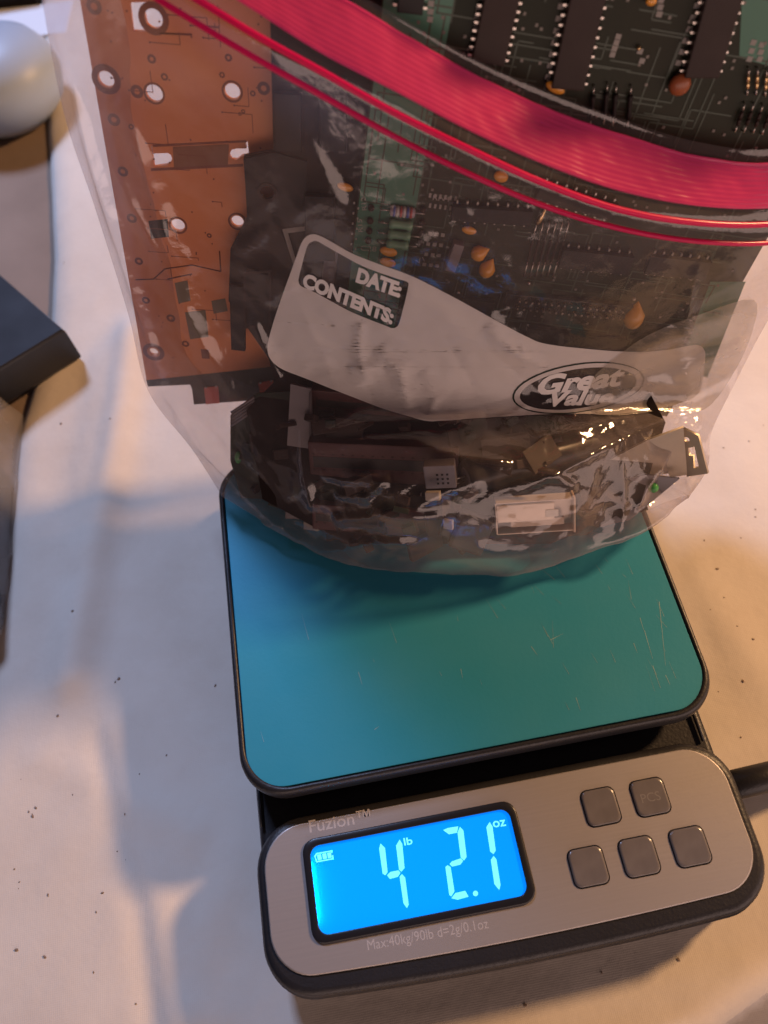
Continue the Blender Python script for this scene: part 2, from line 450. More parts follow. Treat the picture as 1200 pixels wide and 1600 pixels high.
for j in range(NY):
    for i in range(NX):
        a = j * (NX + 1) + i; F.append((a, a + 1, a + NX + 2, a + NX + 1))
cloth = mesh('tablecloth', V, F, MT['cloth'], smooth=True)
tag(cloth, 'cream cotton cloth with soft folds spread under the kitchen scale', 'tablecloth', kind='structure')

# dark crumbs scattered on the cloth
cb = bmesh.new()
spots = [(232, 508), (178, 663), (95, 662), (430, 880) if False else (336, 1071), (196, 1272), (44, 1268), (55, 1262), (30, 1378), (75, 1398), (160, 1395), (70, 1495), (25, 1484), (150, 1425), (90, 1118), (50, 1275),
         (1180, 808), (1130, 935), (1160, 1065), (1175, 1000), (1120, 890), (1100, 845), (1170, 690), (1130, 700), (1150, 980), (1158, 1152), (185, 1060), (180, 1065), (100, 410), (940, 1520), (1060, 1500), (820, 1570), (260, 1180), (120, 960)]
for k in range(10): spots.append((random.uniform(10, 330), random.uniform(1180, 1590)))
for k in range(6): spots.append((random.uniform(1090, 1195), random.uniform(640, 1180)))
for k, (px, py) in enumerate(spots):
    X = at_z(px, py, ZT); r = random.uniform(.015, .035) if k > 32 else random.uniform(.03, .06)
    z = cloth_z(X[0], X[1])
    vs = bmesh.ops.create_icosphere(cb, subdivisions=1, radius=1)['verts']
    q = random.uniform(0, 3.14)
    for v in vs:
        c = v.co * (1 + random.uniform(-.3, .3)); c = Vector((c.x * r * 1.5, c.y * r, c.z * r * .5)); c.rotate(Matrix.Rotation(q, 3, 'Z')); v.co = c + Vector((X[0], X[1], z + r * .25))
tag(from_bm('crumbs', cb, MT['crumb']), 'tiny dark crumbs and lint scattered on the cream cloth', 'crumbs', kind='stuff')

# ================================================================== the scale
sc = thing('postal_scale', 'black digital scale with teal weighing platform and glowing blue display', 'scale', (9, 4, ZT))
def S(v): return (v[0] - 9, v[1] - 4, v[2] - ZT)
def sp(pts, z): return [S((x, y, z)) for x, y in pts]
def sprism(name, fn, zs, m_, **kw): return loops(name, [sp(fn(i), z) for i, z in zs], m_, sc, smooth=True, **kw)
# lower body
sprism('base', lambda i: rr(-.22 + i, 18.12 - i, -6.9 + i, 15.3 - i, 1.7, bow=.25), [(.12, ZT + .25), (0, ZT + .5), (0, -2.35), (.12, -2.05), (.3, -2.0)], MT['black'])
# raised console housing
sprism('console', lambda i: rr(-.24 + i, 18.14 - i, -6.85 + i, -1.0 - i, 1.75 - i * .4, bow=.3), [(.0, -2.4), (-.10, -2.2), (-.10, -1.95), (0, -1.85), (0, -1.30), (.10, -1.12), (.26, -1.08)], MT['black'])
sprism('faceplate', lambda i: rr(.10 + i, 17.78 - i, -6.22 + i, -1.27 - i, 1.45, bow=.22), [(0, -1.10), (0, -1.03), (.04, -1.0)], MT['silver'])
# step between platform and console, with its small rim line
for xx in (-.02, 17.72):
    tube('rim_line', [S((xx, -1.0, -1.86)), S((xx, 1.2, -1.86))], .07, MT['gloss_black'], sc, 8)
# platform
def prr(i): return rr(-.32 + i, 18.30 - i, -.32 + i, 15.0 - i, 1.75, n=12)
sprism('platform_tray', prr, [(.5, -1.35), (.18, -1.2), (.02, -.9), (0, -.45), (.03, -.12), (.10, 0.0), (.18, .03), (.25, .0), (.27, -.06)], MT['black'], cap1=False)
sprism('platform_plate', lambda i: rr(-.02 + i, 18.02 - i, -.02 + i, 14.7 - i, 1.5, n=12), [(0, -.30), (0, -.05), (.03, -.02)], MT['teal'])
# scuffs and hairline scratches on the plate
sb = bmesh.new()
for a, b in [((1007, 985), (1020, 1030)), ((1000, 965), (1006, 985)), ((1030, 940), (1040, 1040)), ((1040, 1055), (1047, 1070)), ((990, 1005), (996, 1020)), ((1020, 1040), (1032, 1075)), ((560, 1050), (566, 1070)), ((720, 1045), (723, 1060)), ((830, 1010), (840, 1024)), ((860, 1000), (880, 990)), ((900, 1090), (907, 1110)), ((585, 1140), (592, 1135))]:
    A, B = at_z(*a, -.016), at_z(*b, -.016); d = B - A; nn = np.array([-d[1], d[0], 0]); nn /= np.linalg.norm(nn); w = .012
    vs = [sb.verts.new(S(q)) for q in (A - nn * w, B - nn * w * .3, B + nn * w * .3, A + nn * w)]; sb.faces.new(vs)
rs = random.Random(5)
for k in range(34):
    A = np.array([rs.uniform(12.5, 17.4) if k % 3 else rs.uniform(.5, 17), rs.uniform(.5, 6.5), -.0155]); a = rs.gauss(1.75, .18); L_ = rs.uniform(.15, 1.2); B = A + np.array([math.cos(a), math.sin(a), 0]) * L_
    nn = np.array([-math.sin(a), math.cos(a), 0]); w = rs.uniform(.003, .008)
    sb.faces.new([sb.verts.new(S(q_)) for q_ in (A - nn * w, B - nn * w * .2, B + nn * w * .2, A + nn * w)])
tag(from_bm('scratches', sb, MT['scuff'], sc), kind='stuff')

# display
LX0, LX1, LY0, LY1 = 1.89, 9.44, -5.10, -2.18
sprism('display_bezel', lambda i: rr(LX0 - .30 + i, LX1 + .30 - i, LY0 - .30 + i, LY1 + .30 - i, .5 - i * .5, n=6), [(0, -1.02), (0, -.935), (.05, -.905), (.25, -.905), (.28, -.915), (.26, -.925), (.10, -.928), (.10, -.992)], MT['gloss_black'], cap1=False)
lcd = sprism('display', lambda i: rr(LX0 - .19 + i, LX1 + .19 - i, LY0 - .19 + i, LY1 + .19 - i, .3, n=5), [(0, -1.01), (0, -.99)], MT['lcd'])
bs = bmesh.new(); add_box(bs, S((LX0 - .14, (LY0 + LY1) / 2 - .05, -.958)), (.03, 2.0, .05), 0)
from_bm('backlight', bs, MT['bluestrip'], lcd)
ZS = -.986
def seg_poly(pts, ox, oy, sc_=4.0): return [tuple(at_z(ox + x / sc_, oy + y / sc_, ZS)) for x, y in pts]
SEG = [  # crop scale 4 about (560,1230)
    [(138, 352), (166, 380), (182, 530), (168, 550), (152, 540), (130, 385)],
    [(258, 328), (274, 355), (288, 505), (268, 528), (254, 515), (236, 365)],
    [(180, 550), (200, 530), (250, 520), (262, 535), (246, 560), (196, 573)],
    [(258, 560), (272, 543), (292, 565), (314, 735), (303, 755), (282, 725)],
    [(530, 268), (560, 255), (624, 245), (616, 284), (566, 294)],
    [(634, 248), (656, 270), (676, 435), (660, 458), (640, 440), (620, 285)],
    [(570, 480), (585, 464), (640, 445), (654, 460), (638, 483), (586, 496)],
    [(544, 498), (558, 488), (576, 500), (600, 650), (580, 682), (568, 672)],
    [(582, 694), (606, 662), (668, 648), (688, 684), (620, 703)],
    [(820, 218), (838, 245), (858, 395), (844, 418), (824, 402), (800, 250)],
    [(828, 455), (845, 430), (862, 450), (888, 610), (880, 642), (850, 605)],
    [(732 + 16 * math.cos(k * .5236), 664 + 17 * math.sin(k * .5236)) for k in range(12)],
]
def flat(name, polys, m_, parent, to=S):
    V = []; F = []
    for p in polys:
        F.append(tuple(range(len(V), len(V) + len(p)))); V += [to(q) for q in p]
    return mesh(name, V, F, m_, parent)
for k, s in enumerate(SEG):
    flat('decimal_point' if k == 11 else 'digit_segment', [seg_poly(s, 560, 1230)], MT['seg'], lcd)
xv = np.array([.985, .02, 0]); 
ux = at_z(640, 1320, ZS) - at_z(633, 1321.5, ZS); ux /= np.linalg.norm(ux)
def lcd_text(t, p0, p1, h, bold=0):
    A, B = at_z(*p0, ZS), at_z(*p1, ZS); d = B - A; L = np.linalg.norm(d); d /= L; up = np.array([-d[1], d[0], 0])
    text_on('unit_text', t, MT['seg'], lcd, S(A), d, up * h, (0, 0, 0), bold=bold, fit=L)
lcd_text('lb', (632, 1321), (645, 1318.5), .36, .012)
lcd_text('oz', (771, 1293), (791, 1290), .46, .012)
def ring_poly(outer, inner): 
    return outer, inner
def bat(pts): return [tuple(at_z(380 + x / 4, 1250 + y / 4, ZS)) for x, y in pts]
flat('battery_icon', [bat([(444, 352), (456, 332), (462, 338), (452, 355), (462, 382), (458, 390)]), bat([(456, 332), (556, 314), (556, 321), (460, 339)]), bat([(458, 390), (564, 370), (562, 363), (462, 382)]),
     bat([(549, 315), (556, 314), (558, 330), (551, 331)]), bat([(556, 345), (563, 344), (564, 370), (557, 371)]),
     bat([(462, 343), (486, 338), (491, 371), (467, 376)]), bat([(494, 337), (518, 332), (523, 365), (499, 370)]), bat([(525, 331), (548, 327), (553, 359), (530, 364)])], MT['seg'], lcd)
# lettering pressed on the faceplate
def panel_text(name, t, p0, p1, h, m_, parent=sc, **kw):
    z = -.997; A, B = at_z(*p0, z), at_z(*p1, z); d = B - A; L = np.linalg.norm(d); d /= L; up = np.array([-d[1], d[0], 0])
    return text_on(name, t, m_, parent, S(A), d, up * h, (0, 0, 0), fit=L, **kw)
panel_text('maker_name', 'Fuzion\u2122', (484, 1301), (580, 1283), .62, MT['print'], bold=.01)
panel_text('capacity_text', 'Max:40kg/90lb d=2g/0.1oz', (575, 1485), (764, 1450), .46, MT['print'])
# buttons
BX, BY, PX, PY, OFF, BW = 11.806, -4.613, 1.891, 1.89, 1.058, 1.25
bq = None; nb = 0
for (x, y) in [(BX, BY), (BX + PX, BY), (BX + 2 * PX, BY), (BX + OFF, BY + PY), (BX + OFF + PX, BY + PY)]:
    if bq is None:
        h = BW / 2
        well = None
        bq = loops('button', [[(px, py, z) for px, py in rr(-h + i, h - i, -h + i, h - i, .24, n=5)] for i, z in [(0, 0), (0, .045), (.02, .07), (.07, .085), (.12, .08)]], MT['key'], sc, smooth=True)
        bq.location = [c * CM for c in S((x, y, -1.0))]
        gap = loops('button_gap', [[(px, py, z) for px, py in rr(-h - .045 + i, h + .045 - i, -h - .045 + i, h + .045 - i, .27, n=5)] for i, z in [(0, .0005), (.0, .006)]], MT['gloss_black'], bq)
    else:
        c = dup(bq, sc, S((x, y, -1.0))); g2 = gap.copy(); COL.objects.link(g2); g2.parent = c
        if nb == 4: pcs_parent = c
    nb += 1
zb = -1 + .0835
A, B = at_z(1002, 1255, zb), at_z(1030, 1250, zb); d = (B - A); L = np.linalg.norm(d); d /= L
text_on('button_mark', 'PCS', MT['keyprint'], pcs_parent, (-.36, -.17, .0835), (1, 0, 0), (0, .46, 0), (0, 0, 0), fit=.72)

# power plug on the right
pl = thing('power_plug', 'brown black power plug and cord pushed into the right side of the scale', 'plug', (18.2, -2.75, -2.35))
py0 = (0, 0, 0)
tube('barrel', [(-.3, 0, 0), (0, 0, 0), (.05, 0, 0), (2.6, .1, 0), (2.7, .1, 0)], [.50, .50, .56, .55, .48], MT['black'], pl, 18)
tube('strain_relief', [(2.6, .1, 0), (2.9, .11, -.02), (4.6, .2, -.25)], [.44, .40, .27], MT['black'], pl, 14)
tube('cord', [(4.5, .2, -.24), (7, .6, -.8), (10, 1.4, -1.2), (14, 3.2, -1.25), (20, 7, -1.25), (30, 9, -1.25)], .22, MT['black'], pl, 10)

# ================================================================== the bag: films first, as surfaces the label is laid on
FR = Frame(-10, 12, 0, (8.3, 14.6, 0))
def ctrl(px, py, w): 
    if isinstance(w, tuple): return at_z(px, py, w[1])
    return FR.pt(px, py, w)
def catmull(P, n):
    """resample a polyline of points to n+1 by arc length, smooth"""
    P = [np.array(p, float) for p in P]
    Q = [2 * P[0] - P[1]] + P + [2 * P[-1] - P[-2]]; fine = []
    for i in range(1, len(Q) - 2):
        for k in range(16):
            t = k / 16; a, b, c, d = Q[i - 1], Q[i], Q[i + 1], Q[i + 2]
            fine.append(.5 * ((2 * b) + (c - a) * t + (2 * a - 5 * b + 4 * c - d) * t * t + (3 * b - a - 3 * c + d) * t ** 3))
    fine.append(P[-1]); fine = np.array(fine)
    L = np.r_[0, np.cumsum(np.linalg.norm(np.diff(fine, axis=0), axis=1))]; q = np.linspace(0, L[-1], n + 1)
    return np.stack([np.interp(q, L, fine[:, k]) for k in range(3)], 1)
def catmull_u(P, sub):
    Q = [2 * P[0] - P[1]] + list(P) + [2 * P[-1] - P[-2]]; out = []
    for i in range(1, len(Q) - 2):
        for k in range(sub):
            t = k / sub; a, b, c, d = Q[i - 1], Q[i], Q[i + 1], Q[i + 2]
            out.append(.5 * ((2 * b) + (c - a) * t + (2 * a - 5 * b + 4 * c - d) * t * t + (3 * b - a - 3 * c + d) * t ** 3))
    out.append(P[-1]); return out
NU, SUB = 300, 20
SEAM_L = [(20, -325), (26, -295), (36, -200), (40, -165), (44, -130), (97, 165), (150, 330), (200, 490), (232, 612), (300, 702), (345, 772)]
SEAM_R = [(1330, 200), (1330, 225), (1325, 300), (1320, 330), (1315, 360), (1245, 430), (1192, 515), (1148, 600), (1112, 675), (1106, 730), (1078, 775)]
MID = [
    [(300, -140, .9), (587, 6, 1.0), (733, 87, 1.0), (850, 140, 1.0), (967, 184, 1.0), (1083, 220, .9), (1200, 233, .7)],
    [(320, -105, 1.0), (535, 0, 1.2), (617, 47, 1.2), (733, 114, 1.2), (850, 169, 1.2), (967, 210, 1.2), (1083, 242, 1.1), (1200, 254, .8)],
    [(250, -65, 1.6), (370, 0, 1.9), (500, 82, 2.2), (617, 143, 2.4), (733, 204, 2.5), (850, 257, 2.5), (967, 298, 2.4), (1083, 321, 2.1), (1200, 325, 1.4)],
    [(200, -62, 1.6), (310, 0, 1.9), (400, 55, 2.2), (500, 110, 2.4), (617, 176, 2.6), (733, 233, 2.8), (850, 286, 2.8), (967, 327, 2.7), (1083, 347, 2.3), (1200, 350, 1.5)],
    [(150, -60, 1.4), (250, 0, 1.8), (340, 55, 2.1), (420, 102, 2.3), (500, 147, 2.4), (617, 213, 2.6), (733, 271, 2.8), (850, 321, 2.8), (967, 356, 2.7), (1083, 376, 2.3), (1200, 379, 1.5)],
    [(240, 200, 1.0), (420, 265, 1.9), (600, 340, 2.5), (850, 430, 2.7), (1050, 470, 2.1), (1170, 460, 1.1)],
    [(280, 380, .8), (450, 445, 1.6), (640, 510, 2.5), (820, 560, 2.6), (1000, 560, 1.7), (1120, 550, .7)],
    [(300, 525, .9), (450, 570, 1.8), (640, 625, 3.1), (820, 640, 3.2), (980, 635, 2.1), (1090, 620, 1.0)],
    [(330, 650, 1.7), (460, 690, 3.6), (640, 725, 5.8), (820, 725, 5.9), (980, 705, 4.4), (1070, 690, 2.6)],
    [(370, 745, 3.2), (480, 792, 5.2), (640, 815, 6.9), (820, 815, 7.0), (970, 775, 5.4), (1060, 748, 3.7)],
    [(440, 838, ('z', .75)), (540, 880, ('z', .25)), (650, 892, ('z', .12)), (740, 896, ('z', .12)), (810, 897, ('z', .2)), (900, 868, ('z', .8)), (1000, 830, ('z', 1.6))],
]
SEAM_LZ = [.25] * 8 + [.5, 1.8, ('z', 1.3)]
SEAM_RZ = [.2] * 7 + [.7, 2.1, 3.1, ('z', 2.0)]
rows = []
for k in range(11):
    rows.append(catmull([ctrl(*SEAM_L[k], SEAM_LZ[k])] + [ctrl(*c) for c in MID[k]] + [ctrl(*SEAM_R[k], SEAM_RZ[k])], NU))
# underside and back
bk = np.array([.276, .961, 0])
prof = np.array([math.sin(math.pi * i / NU) ** .6 for i in range(NU + 1)])
def under(shift, z):
    R_ = rows[10].copy()
    for i in range(NU + 1):
        R_[i] += bk * shift * prof[i]; R_[i][2] = R_[i][2] + (z - R_[i][2]) * min(1, prof[i] * 1.3)
    return R_
rowL, rowM = under(2.5, .10), under(6.6, .12)
front = catmull_u(rows + [rowL], SUB)
def backrow(k, w):
    A, B = rows[k][0], rows[k][-1]
    P = [A]
    for t in (.1, .25, .5, .75, .9): P.append(A + (B - A) * t - FR.n * w * math.sin(math.pi * t) ** .5)
    return catmull(P + [B], NU)
back = catmull_u([rowL, rowM] + [backrow(k, w) for k, w in ((9, 4.6), (8, 4.4), (7, 4.2), (6, 4.0), (5, 3.8), (4, 3.6), (3, 3.5), (2, 3.4), (1, 3.3), (0, 3.3))], SUB)
front = np.array(front); back = np.array(back)
def grid_normals(G):
    du = np.gradient(G, axis=1); dv = np.gradient(G, axis=0); n = np.cross(du, dv); n /= (np.linalg.norm(n, axis=2, keepdims=True) + 1e-9)
    return n
CR = [  # image polyline, height, half width in px
    ([(1092, 640), (1010, 672), (900, 722), (800, 770)], .22, 9), ([(1095, 650), (1040, 700), (1000, 760), (985, 800)], .25, 9), ([(1068, 672), (1075, 720), (1076, 760)], .25, 7),
    ([(1180, 470), (1080, 505), (1000, 540), (960, 590)], .16, 16), ([(1170, 530), (1090, 560), (1010, 610)], .14, 12), ([(1120, 585), (1050, 600), (1000, 590)], .12, 8),
    ([(490, 682), (560, 668), (640, 662), (760, 664)], .30, 12), ([(490, 704), (570, 692), (680, 688)], .22, 9),
    ([(500, 742), (560, 750), (612, 745)], .30, 8), ([(612, 748), (575, 772), (520, 776)], .28, 8), ([(640, 690), (720, 720), (800, 725)], .18, 10), ([(520, 815), (600, 800), (690, 805)], .22, 9), ([(830, 690), (900, 680), (990, 655)], .2, 9), ([(470, 640), (478, 720), (486, 800)], .16, 7), ([(900, 760), (850, 740), (760, 770)], .16, 9), ([(640, 795), (700, 765), (760, 745)], .16, 9), ([(740, 850), (800, 862), (890, 850)], .12, 8),
    ([(300, 660), (350, 735), (410, 800), (470, 850)], .20, 8), ([(330, 745), (430, 800), (560, 850)], .12, 10), ([(250, 610), (320, 700), (420, 790)], .15, 7),
    ([(150, 200), (215, 330), (275, 440), (320, 540), (370, 620)], .14, 14), ([(170, 120), (230, 260), (300, 420)], .08, 12), ([(395, 500), (440, 590)], .1, 8),
    ([(565, 500), (560, 545), (575, 600)], .16, 9), ([(590, 545), (625, 580), (640, 640)], .18, 12), ([(660, 580), (680, 620), (670, 650)], .12, 10), ([(545, 575), (600, 570)], .12, 10), ([(760, 505), (800, 545), (850, 570)], .14, 12),
    ([(112, 150), (165, 320), (218, 480), (255, 590)], .24, 9), ([(80, 30), (128, 190), (185, 380)], .20, 7), ([(205, 180), (250, 330), (300, 470)], .13, 10), ([(1215, 480), (1150, 600), (1112, 690)], .2, 7), ([(1090, 420), (1060, 540), (1075, 640)], .12, 10),
    ([(445, 340), (520, 300)], .08, 12), ([(480, 210), (540, 330)], .08, 12), ([(470, 870), (600, 845), (700, 850)], .12, 9),
]
def wrinkle(G, sgn, crease):
    n = grid_normals(G) * sgn; H, W_ = G.shape[:2]; out = G.copy()
    CD = np.zeros((H, W_))
    if crease:
        Cc = (G - CAM) @ RM.T; PX = 600 + FPX * Cc[..., 0] / Cc[..., 2]; PY = 800 + FPX * Cc[..., 1] / Cc[..., 2]
        rc = random.Random(21); fine = []
        for k in range(190):
            low_ = rc.random() < .62
            cx, cy = (rc.uniform(250, 1120), rc.uniform(640, 890)) if low_ else (rc.uniform(90, 1230), rc.uniform(150, 640))
            a = rc.gauss(.25 if cx < 560 else -.3, .7) if low_ else rc.choice((rc.gauss(1.1, .3), rc.gauss(-.5, .5), rc.gauss(.3, .4))); L_ = rc.uniform(25, 95 if low_ else 130)
            w_ = rc.uniform(4.5, 9); h_ = rc.choice((-1, 1, 1)) * rc.uniform(.02, .075 if low_ else .05)
            P = [(cx - L_ * math.cos(a), cy - L_ * math.sin(a)), (cx + rc.uniform(-6, 6), cy + rc.uniform(-6, 6)), (cx + L_ * math.cos(a), cy + L_ * math.sin(a))]
            fine.append((P, h_, w_))
        for pl_, h, w in [(P, h * 1.25, w) for P, h, w in CR] + fine:
            xs_ = [a[0] for a in pl_]; ys_ = [a[1] for a in pl_]
            M_ = (PX > min(xs_) - 3 * w) & (PX < max(xs_) + 3 * w) & (PY > min(ys_) - 3 * w) & (PY < max(ys_) + 3 * w)
            if not M_.any(): continue
            qx, qy = PX[M_], PY[M_]; best = np.full(qx.shape, 1e9); n_seg = len(pl_) - 1; fade = np.ones(qx.shape)
            for si, ((ax, ay), (bx, by)) in enumerate(zip(pl_, pl_[1:])):
                dx, dy = bx - ax, by - ay; t = np.clip(((qx - ax) * dx + (qy - ay) * dy) / (dx * dx + dy * dy + 1e-9), 0, 1)
                dd = np.hypot(qx - ax - t * dx, qy - ay - t * dy); g_ = (si + t) / n_seg; f_ = np.sqrt(np.clip(4 * g_ * (1 - g_), 0, 1))
                up_ = dd < best; fade = np.where(up_, f_, fade); best = np.where(up_, dd, best)
            CD[M_] += h * np.exp(-np.abs(best / w) ** 1.3) * fade
    for j in range(H):
        for i in range(W_):
            edge = min(i, W_ - 1 - i) / 10.0; k = min(1, edge)
            zipk = min(1, max(0, (j - 4 * SUB) / (1.2 * SUB))) if crease else 1
            bot = min(1, max(0, (H - 1 - j) / (1.6 * SUB))) if crease else 1
            p = G[j, i]; v = Vector(p)
            d = .13 * noise.noise(v * .23 + Vector((5, 2, 1))) + .07 * noise.noise(v * .6) + .05 * (.35 - abs(noise.noise(v * .42 + Vector((1, 8, 3))))) + .035 * (.3 - abs(noise.noise(Vector((v.x * 1.3 + v.z * .5, v.y, v.z * 1.0)))))
            d += .030 * (.25 - abs(noise.noise(v * 1.15 + Vector((3, 3, 8))))) + .016 * (.25 - abs(noise.noise(v * 2.3)))
            low = 1 + .8 * min(1, max(0, (j - 7.5 * SUB) / SUB)) if crease else 1
            d *= low
            d += CD[j, i]
            out[j, i] = p + n[j, i] * d * k * bot * (.15 + .85 * zipk)
    return out
sgn = 1 if grid_normals(front)[5 * SUB, NU // 2] @ FR.n > 0 else -1
front = wrinkle(front, sgn, True)
sgb = 1 if grid_normals(back)[6 * SUB, NU // 2] @ (-FR.n) > 0 else -1
back = wrinkle(back, sgb, False)
back[:, 0][2 * SUB:2 * SUB + 1] = back[:, 0][2 * SUB:2 * SUB + 1]

bag = thing('storage_bag', 'clear zip storage bag with pink closure and white write-on label standing on the teal scale', 'plastic bag', (8, 12, 0))
BL = np.array([8, 12, 0.0])
def grid_mesh(name, G, m_, parent, off=0.0, thick=0.0):
    H, W_ = G.shape[:2]
    V = [tuple(p - BL) for r in G for p in r]
    F = [(j * W_ + i, j * W_ + i + 1, (j + 1) * W_ + i + 1, (j + 1) * W_ + i) for j in range(H - 1) for i in range(W_ - 1)]
    return mesh(name, V, F, m_, parent, True)
ff = grid_mesh('front_film', front, MT['film'], bag)
fb = grid_mesh('back_film', back, MT['film_back'], bag)
bv = BVHTree.FromPolygons([tuple(p) for r in front for p in r], [(j * (NU + 1) + i, j * (NU + 1) + i + 1, (j + 1) * (NU + 1) + i + 1, (j + 1) * (NU + 1) + i) for j in range(front.shape[0] - 1) for i in range(NU)])
nf = grid_normals(front) * sgn
# pink zip band (ribbed) and the two zip ridges below it
j0, j1 = SUB, 2 * SUB
band = []
NB = 44
for a in range(NB + 1):
    t = j0 + (j1 - j0) * a / NB; jj = min(int(t), j1 - 1); f = t - jj
    P = front[jj] * (1 - f) + front[jj + 1] * f
    P = P + np.array([[0, 0, .045 * noise.noise(Vector((i_ * .045, 3.1, 0))) + .02 * noise.noise(Vector((i_ * .16, a * .1, 5)))] for i_ in range(NU + 1)])
    band.append(P + nf[jj] * (.06 + .006 * math.sin(a * math.pi / 2.0) + (.03 if a < 4 else 0)))
band = [front[j0] + nf[j0] * .0] + band + [front[j1]]
grid_mesh('zip_band', np.array(band), MT['pink'], bag)
for jz, r in ((3 * SUB, .10), (4 * SUB, .085)):
    tube('zip_ridge', [front[jz][i] + nf[jz][i] * .03 - BL for i in range(0, NU + 1, 3)], r, MT['pinkline'], bag, 8)
nbk = grid_normals(back) * sgb
bb = [back[-1 - t] - nbk[-1 - t] * -.05 for t in range(SUB, 2 * SUB + 1)]
grid_mesh('zip_band', np.array(bb), MT['pink'], bag)

def onto_film(px, py, lift):
    d = Vector(ray(px, py)).normalized(); c = Vector(CAM)
    h, n, i, t = bv.ray_cast(c, d)
    if h is None: h, n, i, t = bv.find_nearest(Vector(FR.pt(px, py, 1.2)))
    if n.dot(d) > 0: n = -n
    return h + n * lift - Vector(BL)
def film_decal(name, me, m_, parent, lift, maxlen=9):
    """lay a flat mesh given in photograph pixels onto the film, cut fine enough to follow it"""
    bm = bmesh.new(); bm.from_mesh(me); bmesh.ops.remove_doubles(bm, verts=bm.verts, dist=.02)
    bmesh.ops.triangulate(bm, faces=bm.faces[:])
    for it in range(7):
        es = [e for e in bm.edges if e.calc_length() > maxlen]
        if not es: break
        bmesh.ops.subdivide_edges(bm, edges=es, cuts=1); bmesh.ops.triangulate(bm, faces=bm.faces[:])
    for v in bm.verts: v.co = onto_film(v.co.x, v.co.y, lift)
    for v in bm.verts: v.co *= CM
    me2 = D.meshes.new(name); bm.to_mesh(me2); bm.free()
    return link_mesh(name, me2, m_, parent, True)
def smooth_poly(P, n=4):
    out = []
    L = len(P)
    for i in range(L):
        a, b, c, d = (np.array(P[(i + k) % L], float) for k in (-1, 0, 1, 2))
        for k in range(n):
            t = k / n; out.append(tuple(.5 * ((2 * b) + (c - a) * t + (2 * a - 5 * b + 4 * c - d) * t * t + (3 * b - a - 3 * c + d) * t ** 3)))
    return out
LABEL = [(490, 365), (503, 369), (520, 378), (550, 395), (587, 410), (640, 429), (685, 451), (737, 479), (782, 504), (824, 526), (850, 536), (902, 543), (983, 549), (1040, 546), (1085, 538), (1099, 545), (1101, 562), (1096, 600),
         (1089, 616), (1075, 625), (1042, 636), (990, 645), (948, 649), (913, 647), (850, 648), (794, 651), (737, 655), (690, 658), (662, 657), (610, 643), (550, 620), (475, 590), (440, 576), (424, 562), (418, 545), (422, 522), (437, 474), (464, 399), (471, 380), (479, 369)]
WINDOW = [(488, 377), (496, 376), (512, 385), (557, 410), (587, 423), (622, 435), (637, 440), (638, 448), (632, 474), (625, 500), (621, 509), (613, 512), (602, 508), (550, 487), (494, 457), (472, 447), (467, 440), (468, 430), (475, 402), (481, 383)]
def ellipse(cx, cy, rx, ry, ang, n=40):
    c, s = math.cos(ang), math.sin(ang); return [(cx + rx * math.cos(a) * c - ry * math.sin(a) * s, cy + rx * math.cos(a) * s + ry * math.sin(a) * c) for a in (2 * math.pi * k / n for k in range(n))]
OVAL = ellipse(903, 607, 92, 31, math.radians(-9))
def bent(px, py): return px, py
lab = film_decal('write_on_label', filled(smooth_poly(LABEL), [smooth_poly(WINDOW), OVAL]), MT['label'], bag, .03)
def film_text(name, body, p0, p1, up, m_, bold, shear=0, sag=0.0, lift=.045, spacing=1.0):
    me = text_mesh(body, bold, shear, spacing); xs = [v.co.x for v in me.vertices]; a, b = min(xs), max(xs); L = p1[0] - p0[0], p1[1] - p0[1]
    for v in me.vertices:
        t = (v.co.x - a) / (b - a); y = v.co.y / .72
        v.co = Vector((p0[0] + L[0] * t + up[0] * y, p0[1] + L[1] * t + up[1] * y + sag * 4 * t * (1 - t), 0))
    return film_decal(name, me, m_, lab, lift, 7)
film_text('lettering', 'DATE:', (556, 438), (625, 463), (5, -21), MT['letter'], .06)
film_text('lettering', 'CONTENTS:', (472, 445), (613, 505), (5, -20), MT['letter'], .06)
film_text('lettering', 'Great', (838, 616), (972, 600), (6, -30), MT['letter'], .04, .2)
film_text('lettering', 'Value', (856, 634), (956, 630), (5, -24), MT['letter'], .04, .2)
FOLD = [(925, 590), (960, 558), (1010, 522), (1090, 490), (1175, 466), (1172, 520), (1140, 590), (1100, 640), (1040, 642), (960, 652), (922, 640)]
film_decal('film_fold', filled(smooth_poly(FOLD)), MT['film_fold'], bag, .09, 14)
film_decal('logo_ring', filled(ellipse(903, 606, 104, 39, math.radians(-9)), [ellipse(904, 606.3, 102, 37, math.radians(-9))]), MT['gdark'], lab, .042, 8)

# ================================================================== boards inside the bag
def chip_part(parent, fr, c0, c1, w_cm, pins, m_=None, hgt=.42, up=True, lead=True, name='chip', lift=0.0):
    """a packaged chip between two board points (a,b) along its long axis"""
    a = np.array(c0); b = np.array(c1); L = np.linalg.norm(b - a); ang = math.atan2(b[1] - a[1], b[0] - a[0]); mid = (a + b) / 2
    o = box(name, (0, 0, hgt / 2 + .06), (L, w_cm, hgt - .08), m_ or MT['chip'], parent, .035)
    place(o, (mid[0], mid[1], lift), ang)
    if lead and pins:
        proto = None
        for s in (-1, 1):
            for k in range(pins):
                x = -L / 2 + L * (k + .5) / pins
                if proto is None:
                    bm = bmesh.new(); add_box(bm, (0, .06, .20), (.065, .10, .03)); add_box(bm, (0, .115, .09), (.05, .03, .22)); proto = from_bm('pin', bm, MT['tin'], o)
                    p = proto
                else:
                    p = dup(proto, o, (0, 0, 0))
                place(p, (x, s * w_cm / 2, 0), 0 if s > 0 else math.pi)
    return o
